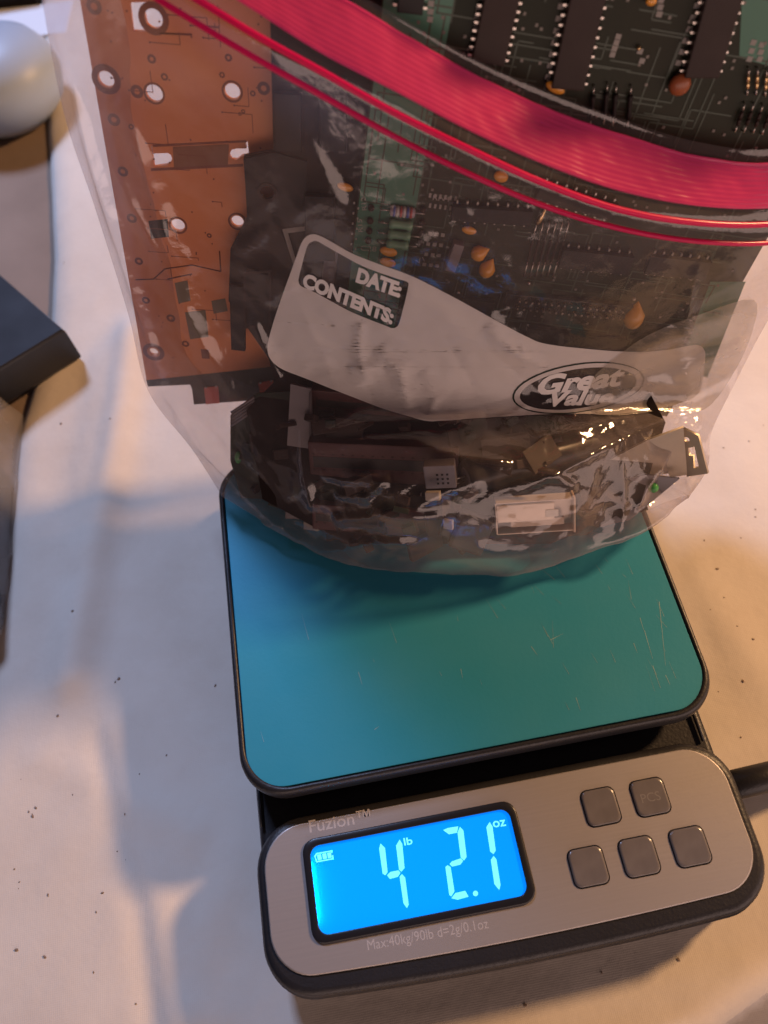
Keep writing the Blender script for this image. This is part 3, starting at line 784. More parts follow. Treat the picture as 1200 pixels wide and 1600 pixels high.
def axial(parent, A, B, r, m_, stripes=(), name='resistor', blen=.62, lift=.16):
    a = np.array(A); b = np.array(B); L = np.linalg.norm(b - a); ang = math.atan2(b[1] - a[1], b[0] - a[0]); mid = (a + b) / 2
    hb = L * blen / 2
    xs = [-hb, -hb + .03, -hb + .16, -hb + .26, hb - .26, hb - .16, hb - .03, hb]
    o = tube(name, [(x, 0, 0) for x in xs], [r * .5, r * .9, r, r * .82, r * .82, r, r * .9, r * .5], m_, parent, 10); place(o, (mid[0], mid[1], lift), ang)
    tube('lead', [(-L / 2, 0, -lift), (-L / 2 + .03, 0, 0), (-hb, 0, 0)], .028, MT['tin'], o, 6)
    tube('lead', [(hb, 0, 0), (L / 2 - .03, 0, 0), (L / 2, 0, -lift)], .028, MT['tin'], o, 6)
    for k, sm in enumerate(stripes):
        x = -hb * .8 + 1.6 * hb * (k + .5) / len(stripes); tube('stripe', [(x - .04, 0, 0), (x + .04, 0, 0)], r * 1.03, sm, o, 10)
    return o
def drop_cap(parent, c, r, m_, ang=0.0, pointed=True, name='capacitor', flat_=.6, lift=.25):
    bm = bmesh.new(); bmesh.ops.create_uvsphere(bm, u_segments=14, v_segments=10, radius=1)
    for v in bm.verts:
        x, y, z = v.co
        if pointed and y > .2: k = 1 - .75 * ((y - .2) / .8) ** 1.0; x *= k; z *= k; y *= 1.45
        v.co = Vector((x * r[0], y * r[1], z * r[0] * flat_ * 1.6 if pointed else z * r[1] * flat_))
    o = from_bm(name, bm, m_, parent, True); place(o, (c[0], c[1], lift), ang)
    for s in (-1, 1): tube('lead', [(s * r[0] * .35, -r[1] * .6, 0), (s * r[0] * .35, -r[1] * .7, -lift)], .025, MT['tin'], o, 5)
    return o
def pads(name, parent, spots, m_, z=.006, kind=True):
    """solder joints: low domed squares"""
    bm = bmesh.new()
    for (x, y, sx, sy) in spots: add_box(bm, (x, y, z), (sx, sy, .03), 0)
    o = from_bm(name, bm, m_, parent)
    if kind: tag(o, kind='stuff')
    return o

# ---- main board, the large one in front
FG = Frame(-10, 12, -12, FR.pt(860, 430, 0))
GB = thing('circuit_board', 'large dark green circuit board with rows of chips rising above the pink zip', 'circuit board', frame=FG)
def g(px, py, w=0.0): return FG.ab(px, py, w)
gx0 = (g(578, 210)[0] + g(538, 440)[0]) / 2; gx1 = g(1110, 530)[0]; gy0 = g(1035, 650)[1]; gy1 = g(700, -110)[1]
plate('substrate', [(gx0, gy0), (gx1, gy0), (gx1, gy1), (gx0, gy1)], [], .16, MT['murky'], GB)
gs = g(690, 300)[0]
plate('ground_strip', [(gx0 + .05, gy0 + .1), (gx0 + 2.1, gy0 + .1), (gx0 + 2.1, gy1 - .1), (gx0 + .05, gy1 - .1)], [], .006, MT['green'], GB, z=.008)
plate('ground_patch', [g(1060, 575), g(1110, 440), g(1165, 440), g(1105, 590)], [], .006, MT['green'], GB, z=.008)
plate('ground_patch', [g(1160, -20), g(1230, -20), g(1230, 110), g(1155, 90)], [], .006, MT['green'], GB, z=.008)
tb_ = bmesh.new(); rnd = random.Random(3)
for k in range(240):
    x, y = rnd.uniform(gx0 + .4, gx1 - .6), rnd.uniform(gy0 + .3, gy1 - .5); hz = rnd.random() < .45
    for leg in range(rnd.choice((1, 2, 3))):
        L_ = rnd.uniform(.4, 2.4) * rnd.choice((-1, 1)); x2, y2 = (x + L_, y) if hz else (x, y + L_)
        x2 = min(max(x2, gx0 + .2), gx1 - .2); y2 = min(max(y2, gy0 + .2), gy1 - .3)
        add_box(tb_, ((x + x2) / 2, (y + y2) / 2, .010 + .0007 * (k % 5)), (abs(x2 - x) + .05, abs(y2 - y) + .05, .006)); x, y, hz = x2, y2, not hz
tag(from_bm('traces', tb_, MT['gtrace'], GB), kind='stuff')
sp_ = [(rnd.uniform(gx0 + .3, gx1 - .3), rnd.uniform(gy0 + .3, gy1 - .3), .09, .09) for k in range(260)]
pads('solder_points', GB, sp_, MT['dull'], .012)
# vertical DIP chips in the exposed top
def vchip(p0, p1, wpx, pins, m_=None, hgt=.42):
    a, b = g(*p0, .3), g(*p1, .3); wcm = abs(g(p0[0] + wpx, p0[1], .3)[0] - a[0])
    return chip_part(GB, FG, a, b, wcm, pins, m_, hgt)
vchip((803, -90), (762, 98), 58, 14)
vchip((935, -80), (886, 138), 58, 14)
vchip((1150, -70), (1095, 120), 60, 12)
vchip((655, -120), (640, 20), 44, 8, MT['chipb'])
def vpads(p0, p1, n, dx=2, wpx=9):
    out = []
    a0, a1 = np.array(g(*p0)), np.array(g(*p1))
    for k in range(n):
        c = a0 + (a1 - a0) * k / (n - 1)
        for q in range(dx): out.append((c[0] + q * .24, c[1], .17, .15))
    return out
sp_ = []
for p0, p1, n in (((757, -40), (738, 75), 8), ((880, -10), (856, 120), 8), ((1095, -10), (1060, 98), 7)): sp_ += vpads(p0, p1, n)
for p0, p1, n in (((675, -20), (672, 30), 5), ((966, 57), (957, 85), 4), ((1033, 0), (1030, 22), 3), ((1000, 80), (1003, 95), 2), ((1177, 66), (1171, 92), 3), ((1190, 70), (1187, 92), 3)): sp_ += vpads(p0, p1, n, 1)
pads('solder_joint_rows', GB, sp_, MT['silk'])
# vertical resistors under the chips
for k, (x, y) in enumerate(((927, 132), (948, 128), (962, 130), (985, 132))):
    axial(GB, g(x, y), g(x - 6, y + 64), .09, MT['brownpcb'], name='resistor')
for k, (x, y) in enumerate(((1168, 104), (1182, 104), (1196, 106), (1210, 108))):
    axial(GB, g(x, y), g(x - 3, y + 42), .05, MT['gold'], name='wire_link', blen=.5)
    axial(GB, g(x - 6, y + 55), g(x - 22, y + 100), .07, MT['chip'], name='resistor', blen=.5)
drop_cap(GB, g(1063, 133, .3), (.34, .34), MT['disc'], 0, False)
drop_cap(GB, g(868, 138, .3), (.34, .16), MT['tant'], -.3, False)
drop_cap(GB, g(1018, 3, .3), (.16, .12), MT['tant'], 0, False)
ball('solder_blob', (*g(997, 73), .12), (.07, .07, .07), MT['gold'], GB, 8)
# bank of axial parts at the left
for k, (y, mt_, st) in enumerate(((326, MT['resbody'], (MT['bandb'], MT['white'], MT['bandr'], MT['white'], MT['bandb'], MT['bandr'])), (346, MT['glass'], ()), (362, MT['glass'], ()), (377, MT['glass'], ()))):
    axial(GB, g(594 - k * 1.5, y - 2), g(664 - k * 4, y + 5), .19, mt_, st, name='resistor' if k == 0 else 'diode', blen=.56)
    for x in (580, 661):
        ball('bead', (*g(x - k * 1.5, y - 1 if x < 600 else y + 2, .1), .1), (.13, .13, .13), MT['chip'], GB, 8)
drop_cap(GB, g(607, 393, .25), (.34, .19), MT['tant'], -.12, False)
drop_cap(GB, g(606, 410, .25), (.32, .18), MT['tant'], -.15, False)
drop_cap(GB, g(733, 360, .25), (.28, .15), MT['tant'], -.12, False)
drop_cap(GB, g(748, 397, .3), (.30, .30), MT['tant'], -1.0)
drop_cap(GB, g(761, 422, .3), (.31, .34), MT['tant'], -.25)
drop_cap(GB, g(783, 277, .3), (.26, .20), MT['tant'], -.2, False)
drop_cap(GB, g(991, 497, .3), (.40, .52), MT['tant'], .15)
drop_cap(GB, g(845, 342, .3), (.10, .3), MT['gold'], -.2)
a, b = g(713, 369), g(706, 420); o = box('relay', (0, 0, .2), (1.15, .40, .40), MT['greyp'], GB, .04); place(o, ((a[0] + b[0]) / 2, (a[1] + b[1]) / 2, .02), math.radians(84))
sp_ = []
for r_ in range(4):
    for c_ in range(3):
        x, y = g(672 + c_ * 10 - r_ * 3, 365 + r_ * 16 + c_); sp_.append((x, y, .14, .14))
for r_ in range(2):
    for c_ in range(6): x, y = g(672 + c_ * 8, 305 + r_ * 16 + c_); sp_.append((x, y, .08, .16))
for k in range(10): x, y = g(560 + (k % 2) * 7 - k * .6, 318 + k * 8); sp_.append((x - .15, y, .06, .08))
pads('silkscreen_marks', GB, sp_, MT['silk'])
def gtext(t, p0, p1, h, m_=MT['silk'], vert=False):
    A, B = np.array(g(*p0)), np.array(g(*p1)); d = B - A; L = np.linalg.norm(d); d /= L; up = np.array([-d[1], d[0]])
    text_on('silkscreen_text', t, m_, GB, (A[0], A[1], .012), (d[0], d[1], 0), (up[0] * h, up[1] * h, 0), (0, 0, 0), fit=L)
gtext('C28', (563, 391), (588, 393), .30)
gtext('R12', (573, 328), (571, 308), .24); gtext('R15', (567, 362), (565, 342), .24)
gtext('V1', (652, 413), (664, 408), .30); gtext('RN4', (676, 312), (702, 315), .3)
# long header with two rows of pins, long chip, diagonal leads
hd = box('pin_header', (0, 0, .16), (np.hypot(*(np.array(g(985, 482)) - np.array(g(790, 460)))), .62, .3), MT['chipb'], GB, .03)
hm = (np.array(g(985, 482)) + np.array(g(790, 464))) / 2; hang = math.atan2(g(985, 482)[1] - g(790, 462)[1], g(985, 482)[0] - g(790, 462)[0]); place(hd, (hm[0], hm[1], 0), hang)
hp = None
for r_ in (-.17, .17):
    for k in range(17):
        if hp is None:
            bm = bmesh.new(); add_box(bm, (0, 0, .42), (.07, .07, .26), 0); hp = from_bm('pin', bm, MT['tin'], hd); p = hp
        else: p = dup(hp, hd, (0, 0, 0))
        place(p, (-2.05 + k * .256, r_, 0))
for k in range(6):
    axial(GB, g(838 + k * 4 - 20 + k * 5, 430), g(846 + k * 5 - 8 + k * 5, 345), .05, MT['chip'], name='wire_link', blen=.4)
chip_part(GB, FG, g(820, 520, .2), g(975, 538, .2), .7, 0, MT['chipb'], .4, lead=False)
chip_part(GB, FG, g(875, 400, .2), g(985, 412, .2), .75, 7, MT['chipb'], .4)
chip_part(GB, FG, g(1010, 410, .2), g(1105, 420, .2), .75, 7, MT['chipb'], .4)
chip_part(GB, FG, g(705, 330, .2), g(830, 338, .2), .55, 8, MT['chipb'], .4)
chip_part(GB, FG, g(840, 295, .2), g(960, 330, .2), .6, 8, MT['chipb'], .4)
chip_part(GB, FG, g(700, 470, .2), g(770, 480, .2), .6, 0, MT['chipb'], .35, lead=False)
for k, (x, y) in enumerate(((826, 440), (738, 476), (716, 455), (990, 465))): ball('solder_blob', (*g(x, y), .08), (.08, .07, .09), MT['tin'], GB, 8)
# gold leads near the lower edge and two U-shaped clips
for (x, y) in ((915, 667), (918, 675), (870, 672), (985, 660)):
    a = FG.ab(x, y); tube('lead', [(a[0] - .3, a[1] - .03, .2), (a[0] + .1, a[1], .22), (a[0] + .14, a[1] + .12, .2)], .035, MT['gold'], GB, 6)

# ---- brown / orange board on the left, with real holes
FO = Frame(-10, 12, -8, FR.pt(300, 350, -1.3))
OB = thing('circuit_board', 'orange brown bare board with white round holes at the left of the bag', 'circuit board', frame=FO)
def q(px, py): return FO.ab(px, py)
ol = [q(100, -150), q(125, 0), q(180, 318), q(229, 594), q(360, 580), q(520, 562), q(470, -140)]
scl = lambda px: abs(q(300 + px, 300)[0] - q(300, 300)[0])
holes = [circle(*q(x, y), scl(r)) for x, y, r in ((166, 124, 11), (241, 146, 12), (363, 143, 11), (240, 29, 12), (278, 352, 11), (371, 346, 10), (240, 550, 8.5))]
def qs(P): return [q(*p) for p in P]
holes.append(qs([(203, 4), (228, 3), (226, 22), (231, 44), (234, 49), (208, 49)]))
holes.append(qs([(239, 240), (262, 239), (267, 242), (269, 248), (266, 255), (260, 258), (241, 261), (236, 228), (238, 228)]))
holes.append(qs([(383, 222), (387, 221), (389, 242), (378, 244), (370, 250), (362, 249), (358, 242), (362, 234), (370, 232), (385, 232)]))
plate('substrate', ol, holes, .16, MT['orange'], OB)
def on_orange(name, P, m_, z=.008, kind=None): 
    o = plate(name, qs(P), [], .006, m_, OB, z=z)
    return o
on_orange('copper_strip', [(238, 229), (386, 221), (381, 262), (240, 266)], MT['tape'], .007) if False else None
plate('copper_strip', qs([(238, 226), (384, 219), (386, 222), (240, 229.5)]), [], .02, MT['trace'], OB, z=.014)
plate('copper_strip', qs([(270, 229), (358, 225), (356, 260), (272, 264)]), [], .006, MT['tape'], OB, z=.008)
plate('copper_strip', qs([(236, 263), (380, 256), (380, 260), (236, 267)]), [], .02, MT['trace'], OB, z=.014)
for P in ([(232, 345), (262, 342), (264, 370), (236, 373)], [(273, 442), (293, 438), (298, 470), (279, 474)], [(289, 488), (321, 484), (326, 526), (297, 530)], [(330, 470), (352, 466), (356, 486), (334, 490)]): on_orange('bare_patch', P, MT['patch'] if P[0][0] != 232 else MT['gdark'])
for x, y, r in ((147, 10, 10), (214, 143, 9), (178, 187, 9), (192, 268, 8), (206, 341, 8), (217, 408, 7), (228, 469, 7), (267, 497, 8), (290, 537, 7), (412, 138, 9), (237, 92, 6), (357, 90, 5), (257, 120, 5), (347, 117, 4), (205, 198, 4), (327, 368, 4), (380, 174, 3), (375, 178, 2.5), (395, 146, 4)):
    plate('via', circle(*q(x, y), scl(r), 16), [circle(*q(x, y), scl(r * .45), 12)], .01, MT['orange_dark'], OB, z=.010)
for x, y in ((166, 124), (241, 146), (363, 143), (240, 29), (278, 352), (371, 346), (240, 550)):
    plate('hole_ring', circle(*q(x, y), scl(20 if x in (166, 240) else 15), 24), [circle(*q(x, y), scl(12), 24)], .008, MT['trace'], OB, z=.009)
def trace(P, wpx=1.5):
    V = [(*q(*p), .013) for p in P]; tube('trace', V, .028, MT['orange_dark'], OB, 4)
trace([(212, 437), (240, 436), (258, 420), (300, 414), (345, 424)]); trace([(345, 424), (343, 392)]); trace([(250, 52), (300, 54)]); trace([(262, 436), (300, 428)])
ro = random.Random(9); vs_ = []; tr_ = bmesh.new()
for k in range(70):
    py_ = ro.uniform(10, 560); a, b = q(ro.uniform(150 + .18 * py_, 410), py_); vs_.append((a, b, .05, .05))
    if k % 3 == 0:
        L1, L2 = ro.uniform(.3, 1.3), ro.uniform(-.8, .8); L1 = max(.1, min(L1, q(425, py_)[0] - a)); add_box(tr_, (a + L1 / 2, b, .006), (L1, .025, .006)); add_box(tr_, (a + L1, b + L2 / 2, .0065), (.025, abs(L2), .006))
pads('solder_points', OB, vs_, MT['orange_dark'], .0); tag(from_bm('fine_traces', tr_, MT['trace'], OB), kind='stuff')
o = box('glue_mark', (*q(321, 553), .01), (.35, .5, .02), MT['orange_dark'], OB, 0)

# ---- dark board behind the orange one, its tabbed edge below with red contacts
FE = Frame(-10, 12, -8, FR.pt(300, 600, -1.7))
EB = thing('edge_board', 'dark green board edge with red contact tabs below the orange board', 'circuit board', frame=FE)
e = lambda x, y: FE.ab(x, y)
plate('substrate', [e(228, 592), e(231, 604), e(297, 601), e(300, 608), e(303, 632), e(478, 620), e(486, 560), e(360, 560)], [], .16, MT['gdark'], EB)
plate('contact_tab', [e(319, 605), e(341, 603), e(343, 629), e(322, 631)], [], .05, MT['redtab'], EB, z=.04)
plate('contact_tab', [e(404, 598), e(427, 594), e(429, 620), e(408, 624)], [], .05, MT['redtab'], EB, z=.04)
for x, y in ((322, 604), (338, 602), (407, 597), (424, 594)): ball('solder_blob', (*e(x, y), .06), (.06, .05, .05), MT['tin'], EB, 8)

# ---- dark brown board between them
FD = Frame(-10, 12, -10, FR.pt(480, 350, -.55))
DB = thing('circuit_board', 'dark brown circuit board with black bracket between the orange and green boards', 'circuit board', frame=FD)
d_ = lambda x, y: FD.ab(x, y)
plate('substrate', [d_(416, -140), d_(423, 60), d_(427, 235), d_(381, 244), d_(386, 340), d_(360, 390), d_(357, 470), d_(420, 560), d_(440, 640), d_(700, 640), d_(740, -140)], [circle(*d_(418, 298), .32)], .16, MT['brownpcb'], DB)
plate('bracket', [d_(381, 246), d_(428, 236), d_(480, 250), d_(476, 352), d_(388, 345)], [circle(*d_(418, 298), .33)], .10, MT['chipb'], DB, z=.12)
plate('screw_ring', circle(*d_(418, 298), .36), [circle(*d_(418, 298), .24)], .06, MT['chip'], DB, z=.16)
plate('triangle_mark', [d_(441, 358), d_(500, 350), d_(462, 425)], [[d_(450, 364), d_(488, 359), d_(463, 408)]], .012, MT['silk'], DB, z=.012)
for (c0, c1, w) in (((405, 420), (403, 500), 1.0), ((372, 440), (374, 540), .6), ((500, 300), (502, 400), 1.1), ((450, 140), (452, 230), .9), ((520, 120), (522, 230), .9), ((540, 470), (540, 550), 1.0)):
    a, b = d_(*c0), d_(*c1); chip_part(DB, FD, a, b, w, 0, MT['chipb'], .34, lead=False)
plate('chip_outline', [d_(382, 418), d_(425, 414), d_(425, 500), d_(384, 506)], [[d_(386, 422), d_(421, 418), d_(421, 496), d_(388, 502)]], .012, MT['chip'], DB, z=.36)
drop_cap(DB, d_(540, 287), (.30, .15), MT['tant'], -.2, False)
sp_ = []
for k in range(26): x, y = d_(430 + (k % 5) * 24, 150 + (k // 5) * 50 + (k % 3) * 7); sp_.append((x, y, .09, .09))
pads('solder_joint_rows', DB, sp_, MT['chip'])
chip_part(DB, FD, d_(520, 380), d_(512, 440), .5, 0, MT['greyp'], .3, lead=False)

# ================================================================== loose parts in the belly of the bag
def T(name, label, cat, px, py, w, yaw=-15, lean=12, roll=-5, group=None):
    f = Frame(yaw, lean, roll, FR.pt(px, py, w)); return thing(name, label, cat, frame=f, group=group), f
# sloping dark board along the bottom
f = Frame(-10, 58, 0, at_z(640, 850, .6)); t = thing('circuit_board', 'dark board lying on its back along the bottom of the bag', 'circuit board', frame=f)
plate('substrate', [f.ab(385, 640), f.ab(440, 585), f.ab(1000, 585), f.ab(1040, 660), f.ab(1000, 790), f.ab(860, 850), f.ab(540, 850), f.ab(410, 780)], [], .16, MT['brownpcb'], t)
chip_part(t, f, f.ab(560, 790), f.ab(700, 800), 1.2, 8, MT['chipb'], .35)
# small daughter board at the left with lamp, coil and grey plates
t, f = T('daughter_board', 'small dark board with green lamp and copper coil near the lower left film', 'circuit board', 420, 720, 2.3, lean=34)
plate('substrate', [f.ab(360, 650), f.ab(360, 720), f.ab(380, 790), f.ab(470, 815), f.ab(480, 610), f.ab(400, 615)], [], .14, MT['gdark'], t)
ball('lamp_dome', (*f.ab(374, 712), .2), (.16, .3, .16), MT['led'], t, 10)
ball('coil', (*f.ab(437, 676), .22), (.28, .24, .2), MT['copper'], t, 12)
for k in range(5):
    a, b = f.ab(362, 664 - k * 5), f.ab(398, 640 - k * 5); tube('ridge', [(a[0], a[1], .06), (b[0], b[1], .06)], .06, MT['greyp'], t, 6)
chip_part(t, f, f.ab(415, 700), f.ab(440, 710), .5, 0, MT['chipb'], .3, lead=False)
t, f = T('plastic_bracket', 'grey plastic upright bracket with pale lug near the lower left film', 'bracket', 465, 720, 3.0, lean=34)
plate('panel', [f.ab(454, 600), f.ab(486, 608), f.ab(490, 740), f.ab(482, 830), f.ab(446, 812), f.ab(446, 740)], [], .16, MT['greyp'], t)
A, B = f.ab(420, 728), f.ab(484, 748); tube('lug', [(*A, .2), (*B, .2)], .10, MT['white'], t, 8)
A, B = f.ab(486, 612), f.ab(486, 800); tube('rib', [(*A, .10), (*B, .10)], .05, MT['greyp'], t, 6)
# maroon slot connectors
def slot(px0, py0, px1, py1, w, label, hpx, lean=14):
    f = Frame(-15, lean, 0, FR.pt((px0 + px1) / 2, (py0 + py1) / 2, w)); t = thing('slot_connector', label, 'connector', frame=f)
    A, B = np.array(f.ab(px0, py0)), np.array(f.ab(px1, py1)); L = np.linalg.norm(B - A); ang = math.atan2(B[1] - A[1], B[0] - A[0]); hh = hpx
    R_ = Matrix.Rotation(ang, 3, 'Z')
    box('housing', (0, 0, 0), (L, hh, .9), MT['maroon'], t, .06, R_)
    box('slot', R_ @ Vector((0, 0, .452)), (L * .94, hh * .28, .02), MT['slit'], t, 0, R_)
    n = 15
    for k in range(n):
        x = -L / 2 + L * (k + .5) / n
        for s in (-1, 1): 
            if k == 0 and s == -1: c0 = box('contact', (0, 0, .455), (.10, .05, .02), MT['chip'], t, 0); c0.location = [v * CM for v in (R_ @ Vector((x, s * hh * .2, 0)))]; c0.rotation_euler = (0, 0, ang)
            else: cc = dup(c0, t, R_ @ Vector((x, s * hh * .2, 0)), ang)
slot(488, 618, 760, 640, 1.5, 'maroon slot connector right under the white label', 1.3)
slot(485, 712, 715, 722, 3.3, 'wide maroon slot connector in the middle of the bag belly', 1.9, 25)
slot(490, 800, 690, 815, 5.0, 'lowest maroon connector behind the blue glints on the film', 1.2, 35)
# loose bits between the bigger parts
rnd = random.Random(11)
cl = bmesh.new(); cw = bmesh.new(); cg = bmesh.new()
for k in range(270):
    px, py = rnd.uniform(385, 1030), rnd.uniform(650, 872)
    if py > 760 + (px - 340) * .55 or py > 876 - max(0, px - 820) * .45: continue
    if 750 < px < 920 and 740 < py < 865 or px > 860 and py < 770 or 475 < px < 725 and 680 < py < 755 or 655 < px < 760 and 700 < py < 770: continue
    H_ = onto_film(px, py, 0); dq = Vector(ray(px, py)).normalized(); big = rnd.random() < .5
    X = H_ + dq * (rnd.uniform(1.2, 3.0) if big else rnd.uniform(.7, 2.0))
    if X.z < .25: continue
    R_ = Matrix.Rotation(rnd.uniform(-.7, .5), 3, 'Z') @ Matrix.Rotation(rnd.uniform(.1, 1.3), 3, 'X') @ Matrix.Rotation(rnd.uniform(-.5, .5), 3, 'Y')
    sz = (rnd.uniform(.9, 2.0), rnd.uniform(.5, 1.1), rnd.uniform(.15, .5)) if big else (rnd.uniform(.25, .9), rnd.uniform(.15, .45), rnd.uniform(.12, .35))
    if X.z < sz[1] * .5 + .12: continue
    add_box(cw if (k % 17 == 0 and not big) else (cg if k % 4 == 0 else cl), tuple(X), sz, .03, R_)
t = thing('loose_components', 'loose dark chips and small broken parts jumbled in the bottom of the bag', 'component scrap', loc=(8, 12, 0))
tag(from_bm('dark_bits', cl, MT['chip'], t), kind='stuff'); tag(from_bm('pale_bits', cw, MT['metal'], t), kind='stuff'); tag(from_bm('board_scraps', cg, MT['gdark'], t), kind='stuff')
# dark tube
A = FR.pt(728, 748, 4.4); B = FR.pt(1010, 672, 1.6)
t = thing('can_capacitor', 'dark cylindrical can lying across the bag below the label', 'capacitor', loc=(A + B) / 2)
M0 = (A + B) / 2; dv = (B - A) / np.linalg.norm(B - A)
tube('can', [A - M0, A - M0 + dv * .02, A - M0 + dv * .15, A - M0 + dv * .3, A - M0 + dv * .4, B - M0 - dv * .1, B - M0], [.55, .76, .82, .82, .80, .84, .7], MT['gloss_black'], t, 24)
tube('end_seal', [A - M0 - dv * .02, A - M0 + dv * .01], .5, MT['greyp'], t, 18)
for s in (-.2, .2): tube('lead', [A - M0 + np.array([0, 0, s]), A - M0 + np.array([0, 0, s]) - dv * .7], .04, MT['tin'], t, 6)
# plated slot bracket with bent tab
t, f = T('slot_bracket', 'plated metal card bracket with bent notched end poking at the right', 'bracket', 1000, 725, 3.6, roll=0)
plate('strip', [f.ab(870, 768), f.ab(935, 728), f.ab(1012, 688), f.ab(1068, 668), f.ab(1074, 742), f.ab(1048, 746), f.ab(1044, 740), f.ab(960, 752)], [], .10, MT['metal'], t)
f2 = Frame(-55, 8, 0, FR.pt(1070, 705, 3.5)); M2 = f.matrix().inverted() @ f2.matrix()
tb = plate('bent_tab', [f2.ab(1067, 669), f2.ab(1091, 681), f2.ab(1106, 740), f2.ab(1073, 745)], [circle(*f2.ab(1073, 687), .13, 12), [f2.ab(1075, 700), f2.ab(1085, 698), f2.ab(1092, 730), f2.ab(1084, 732), f2.ab(1083, 712), f2.ab(1077, 712)]], .10, MT['metal'], t)
tb.matrix_local = M2
# socket with metal shell and cream tongue
f = Frame(-12, 38, 4, FR.pt(835, 805, 6.1)); t = thing('usb_socket', 'open metal connector shell with cream tongue low in the bag', 'connector', frame=f)
A, B = np.array(f.ab(775, 805)), np.array(f.ab(895, 800)); L = float(np.linalg.norm(B - A)); Hh = 1.35
box('shell_back', (0, 0, -.45), (L, Hh, .06), MT['usb'], t, .02)
for s in (-1, 1): box('shell_side', (0, s * Hh / 2, -.15), (L, .06, .66), MT['usb'], t, .02)
box('shell_end', (-L / 2, 0, -.15), (.06, Hh, .66), MT['usb'], t, .02)
box('shell_lip', (L / 2 + .03, 0, -.15), (.08, Hh + .16, .78), MT['tongue'], t, .02)
box('shell_front', (-L * .12, .22, .20), (L * .74, Hh * .55, .05), MT['usb'], t, .02)
box('tongue', (.1, -.28, -.02), (L * .7, .32, .22), MT['tongue'], t, .03)
box('spring_tab', (L * .22, .15, .24), (.5, .3, .05), MT['metal'], t, .01)
# dark board piece behind the socket, added to block light and darken the belly
f = Frame(-8, 28, 0, FR.pt(840, 815, 5.1)); t = thing('shadow_board', 'added dark piece of circuit board shading the bag behind the metal socket', 'circuit board', frame=f)
plate('substrate', [f.ab(690, 770), f.ab(790, 748), f.ab(885, 768), f.ab(985, 790), f.ab(900, 848), f.ab(700, 866)], [], .14, MT['brownpcb'], t)
chip_part(t, f, f.ab(700, 790), f.ab(750, 795), .6, 0, MT['chipb'], .25, lead=False)
# black plug beside it
f = Frame(-12, 38, -20, FR.pt(735, 830, 6.3)); t = thing('black_plug', 'black plastic plug body beside the metal connector shell', 'connector', frame=f)
box('housing', (0, 0, 0), (1.5, 1.6, .9), MT['black'], t, .18); box('collar', (-.95, 0, 0), (.5, 1.0, .6), MT['black'], t, .1)
# grey relay with dots
f = Frame(-15, 20, 6, FR.pt(688, 740, 5.0)); t = thing('grey_relay', 'small grey block part with dotted face left of the dark can', 'relay', frame=f)
box('housing', (0, 0, 0), (1.25, 1.15, .5), MT['greyp'], t, .05)
pb = bmesh.new()
for i in range(3):
    for j in range(3): add_box(pb, (-.1 + i * .2, -.3 + j * .22, .255), (.09, .09, .02))
from_bm('dot', pb, MT['chipb'], t)
# small board at the right with green lamp
f = Frame(-20, 35, -8, FR.pt(975, 775, 4.4)); t = thing('lamp_board', 'pale small board with green lamp under the metal bracket', 'circuit board', frame=f)
plate('substrate', [f.ab(905, 760), f.ab(1010, 742), f.ab(1062, 748), f.ab(985, 812), f.ab(905, 832)], [], .14, MT['greyp'], t)
plate('dark_zone', [f.ab(900, 757), f.ab(985, 748), f.ab(925, 815), f.ab(905, 820)], [], .01, MT['gdark'], t, z=.01)
ball('lamp_dome', (*f.ab(1020, 759), .2), (.22, .22, .22), MT['led'], t, 12)
o = text_on('silkscreen_text', 'R2', MT['chipb'], t, (*f.ab(955, 778), .012), (.6, 0, 0), (0, .6, 0), (0, 0, 0))

# ================================================================== things at the left edge
# charcoal case corner
X = at_z(110, 545, ZT); 
ct = at_z(96, 512, ZT + 3.2); 
t = thing('charcoal_case', 'charcoal black flat case with its corner on the cloth at the left', 'case', (X[0], X[1], ZT))
top0, bot0 = at_z(100, 514, ZT + 2.6), at_z(110, 548, ZT + .05)
def loc_(v): return np.array(v) - np.array([X[0], X[1], ZT])
a1 = at_z(0, 428, ZT + 2.6) - top0; a2 = at_z(0, 575, ZT + 2.6) - top0
a1 = a1 / np.linalg.norm(a1[:2]) * 14; a2 = a2 / np.linalg.norm(a2[:2]) * 17; a1[2] = a2[2] = 0
def quadp(i0, i1, z):
    c = np.array([top0[0], top0[1], 0]); u1 = a1 / 14; u2 = a2 / 17
    P = [c + u1 * i0 + u2 * i0, c + u1 * (14 - i1) + u2 * i0, c + u1 * (14 - i1) + u2 * (17 - i1), c + u1 * i0 + u2 * (17 - i1)]
    return [tuple(loc_((p[0], p[1], z))) for p in P]
loops('body', [quadp(.1, .1, ZT + .12), quadp(.0, .0, ZT + .3), quadp(.0, .0, ZT + 2.4), quadp(.05, .05, ZT + 2.52)], MT['slab'], t)
loops('lid', [quadp(.06, .06, ZT + 2.522), quadp(.10, .10, ZT + 2.6)], MT['slabtop'], t)
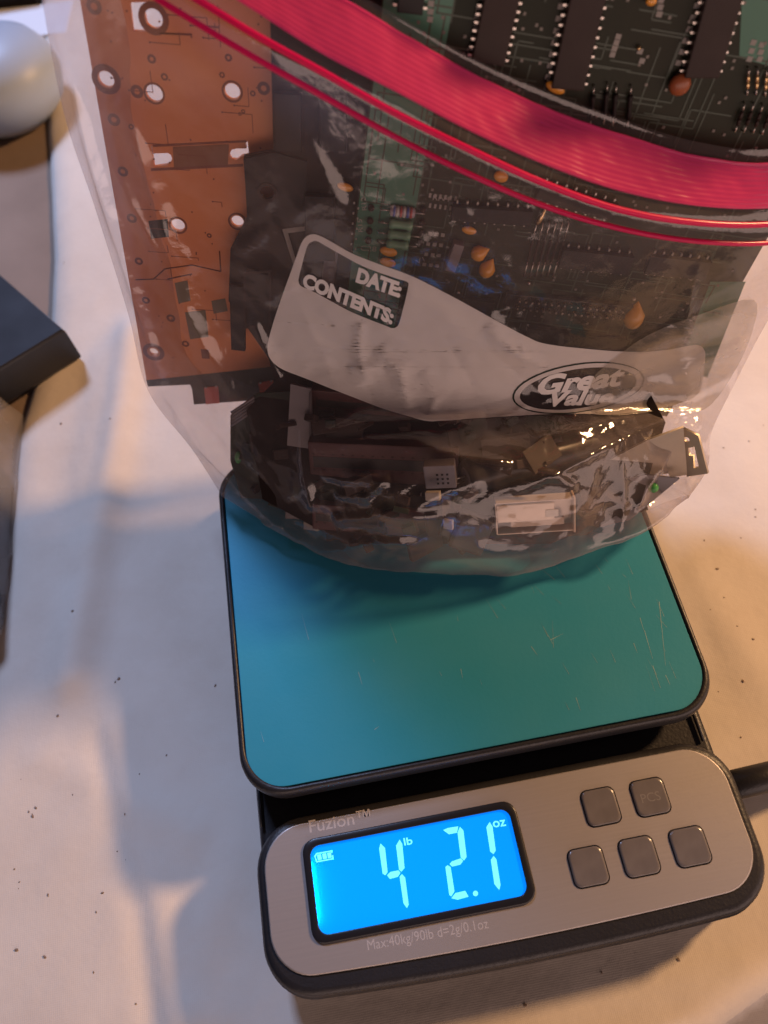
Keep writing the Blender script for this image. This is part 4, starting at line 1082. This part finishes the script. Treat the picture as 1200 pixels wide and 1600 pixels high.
# blue grey case in a loose clear bag
t = thing('blue_grey_case', 'blue grey box wrapped in loose clear film at the left edge', 'case', (-13.3, 15.5, ZT - .6))
p0 = at_z(25, 775, ZT + .9)
bm = bmesh.new(); add_box(bm, (-1.55, -.6, 1.3), (5.4, 9.0, 2.4), .25, Matrix.Rotation(.03, 3, 'Z')); from_bm('body', bm, MT['blue_box'], t)
G = []
for j in range(41):
    r_ = []
    for i in range(31):
        u, v = i / 30, j / 40; x = 1.4 - u * 6.0; y = -5.4 + v * 13.5; z = 2.75 + .5 * math.sin(v * 3.1) - 2.2 * max(0, .3 - u) / .3 * max(.0, 1 - .2 * v)
        z = 2.72 + .35 * noise.noise(Vector((x * .5, y * .5, 1))) + .25 * abs(noise.noise(Vector((x * 1.1, y * .8, 4)))) if u > .12 else .25 + 2.5 * (u / .12) ** .6
        x += .25 * noise.noise(Vector((y * .6, z, 2))); r_.append((x, y, z))
    G.append(r_)
mesh('wrap', [p for r in G for p in r], [(j * 31 + i, j * 31 + i + 1, (j + 1) * 31 + i + 1, (j + 1) * 31 + i) for j in range(40) for i in range(30)], MT['film_loose'], t, True)
# white rounded jug at the upper left
ZU = ZT - .6
c = at_z(15, 215, ZU + .3)
t = thing('white_jug', 'milky white rounded plastic jug lying at the upper left edge', 'jug', (c[0] + .1, c[1] + 3.2, ZU))
prof_ = [(r * .72, z * .72) for r, z in [(0, 0), (2.6, .02), (4.6, .5), (5.9, 1.8), (6.4, 3.6), (6.2, 5.2), (5.2, 6.6), (3.6, 7.4), (2.4, 7.7), (1.2, 7.9), (0.01, 7.95)]]
V = []; F = []; sN = 40
for r, z in prof_:
    for k in range(sN): a = 2 * math.pi * k / sN; V.append((r * math.cos(a), r * math.sin(a), z))
for i in range(len(prof_) - 1):
    for k in range(sN): F.append((i * sN + k, i * sN + (k + 1) % sN, (i + 1) * sN + (k + 1) % sN, (i + 1) * sN + k))
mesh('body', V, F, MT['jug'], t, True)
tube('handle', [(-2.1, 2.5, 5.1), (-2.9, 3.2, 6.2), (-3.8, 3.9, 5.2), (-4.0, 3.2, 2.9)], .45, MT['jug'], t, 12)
# white card and black box behind it
c = at_z(40, 45, ZU)
o = box('white_card', (-18, 64.4, ZU + .35), (16, 4.6, .6), MT['paper'], None, .1, Matrix.Rotation(-.1, 3, 'Z')); tag(o, 'white card lying behind the milky jug at the top left corner', 'card')
c = at_z(30, -2, ZU)
o = box('black_box', (-21.5, 72.2, ZU + 2), (17, 10, 4), MT['slab'], None, .2); tag(o, 'black box at the far top left corner behind the white card', 'box')

bpy.context.view_layer.update()
if 0: print([(o.name, [round(c / CM, 1) for c in o.matrix_world.translation]) for o in COL.objects if o.parent is None and o.type == 'EMPTY'])
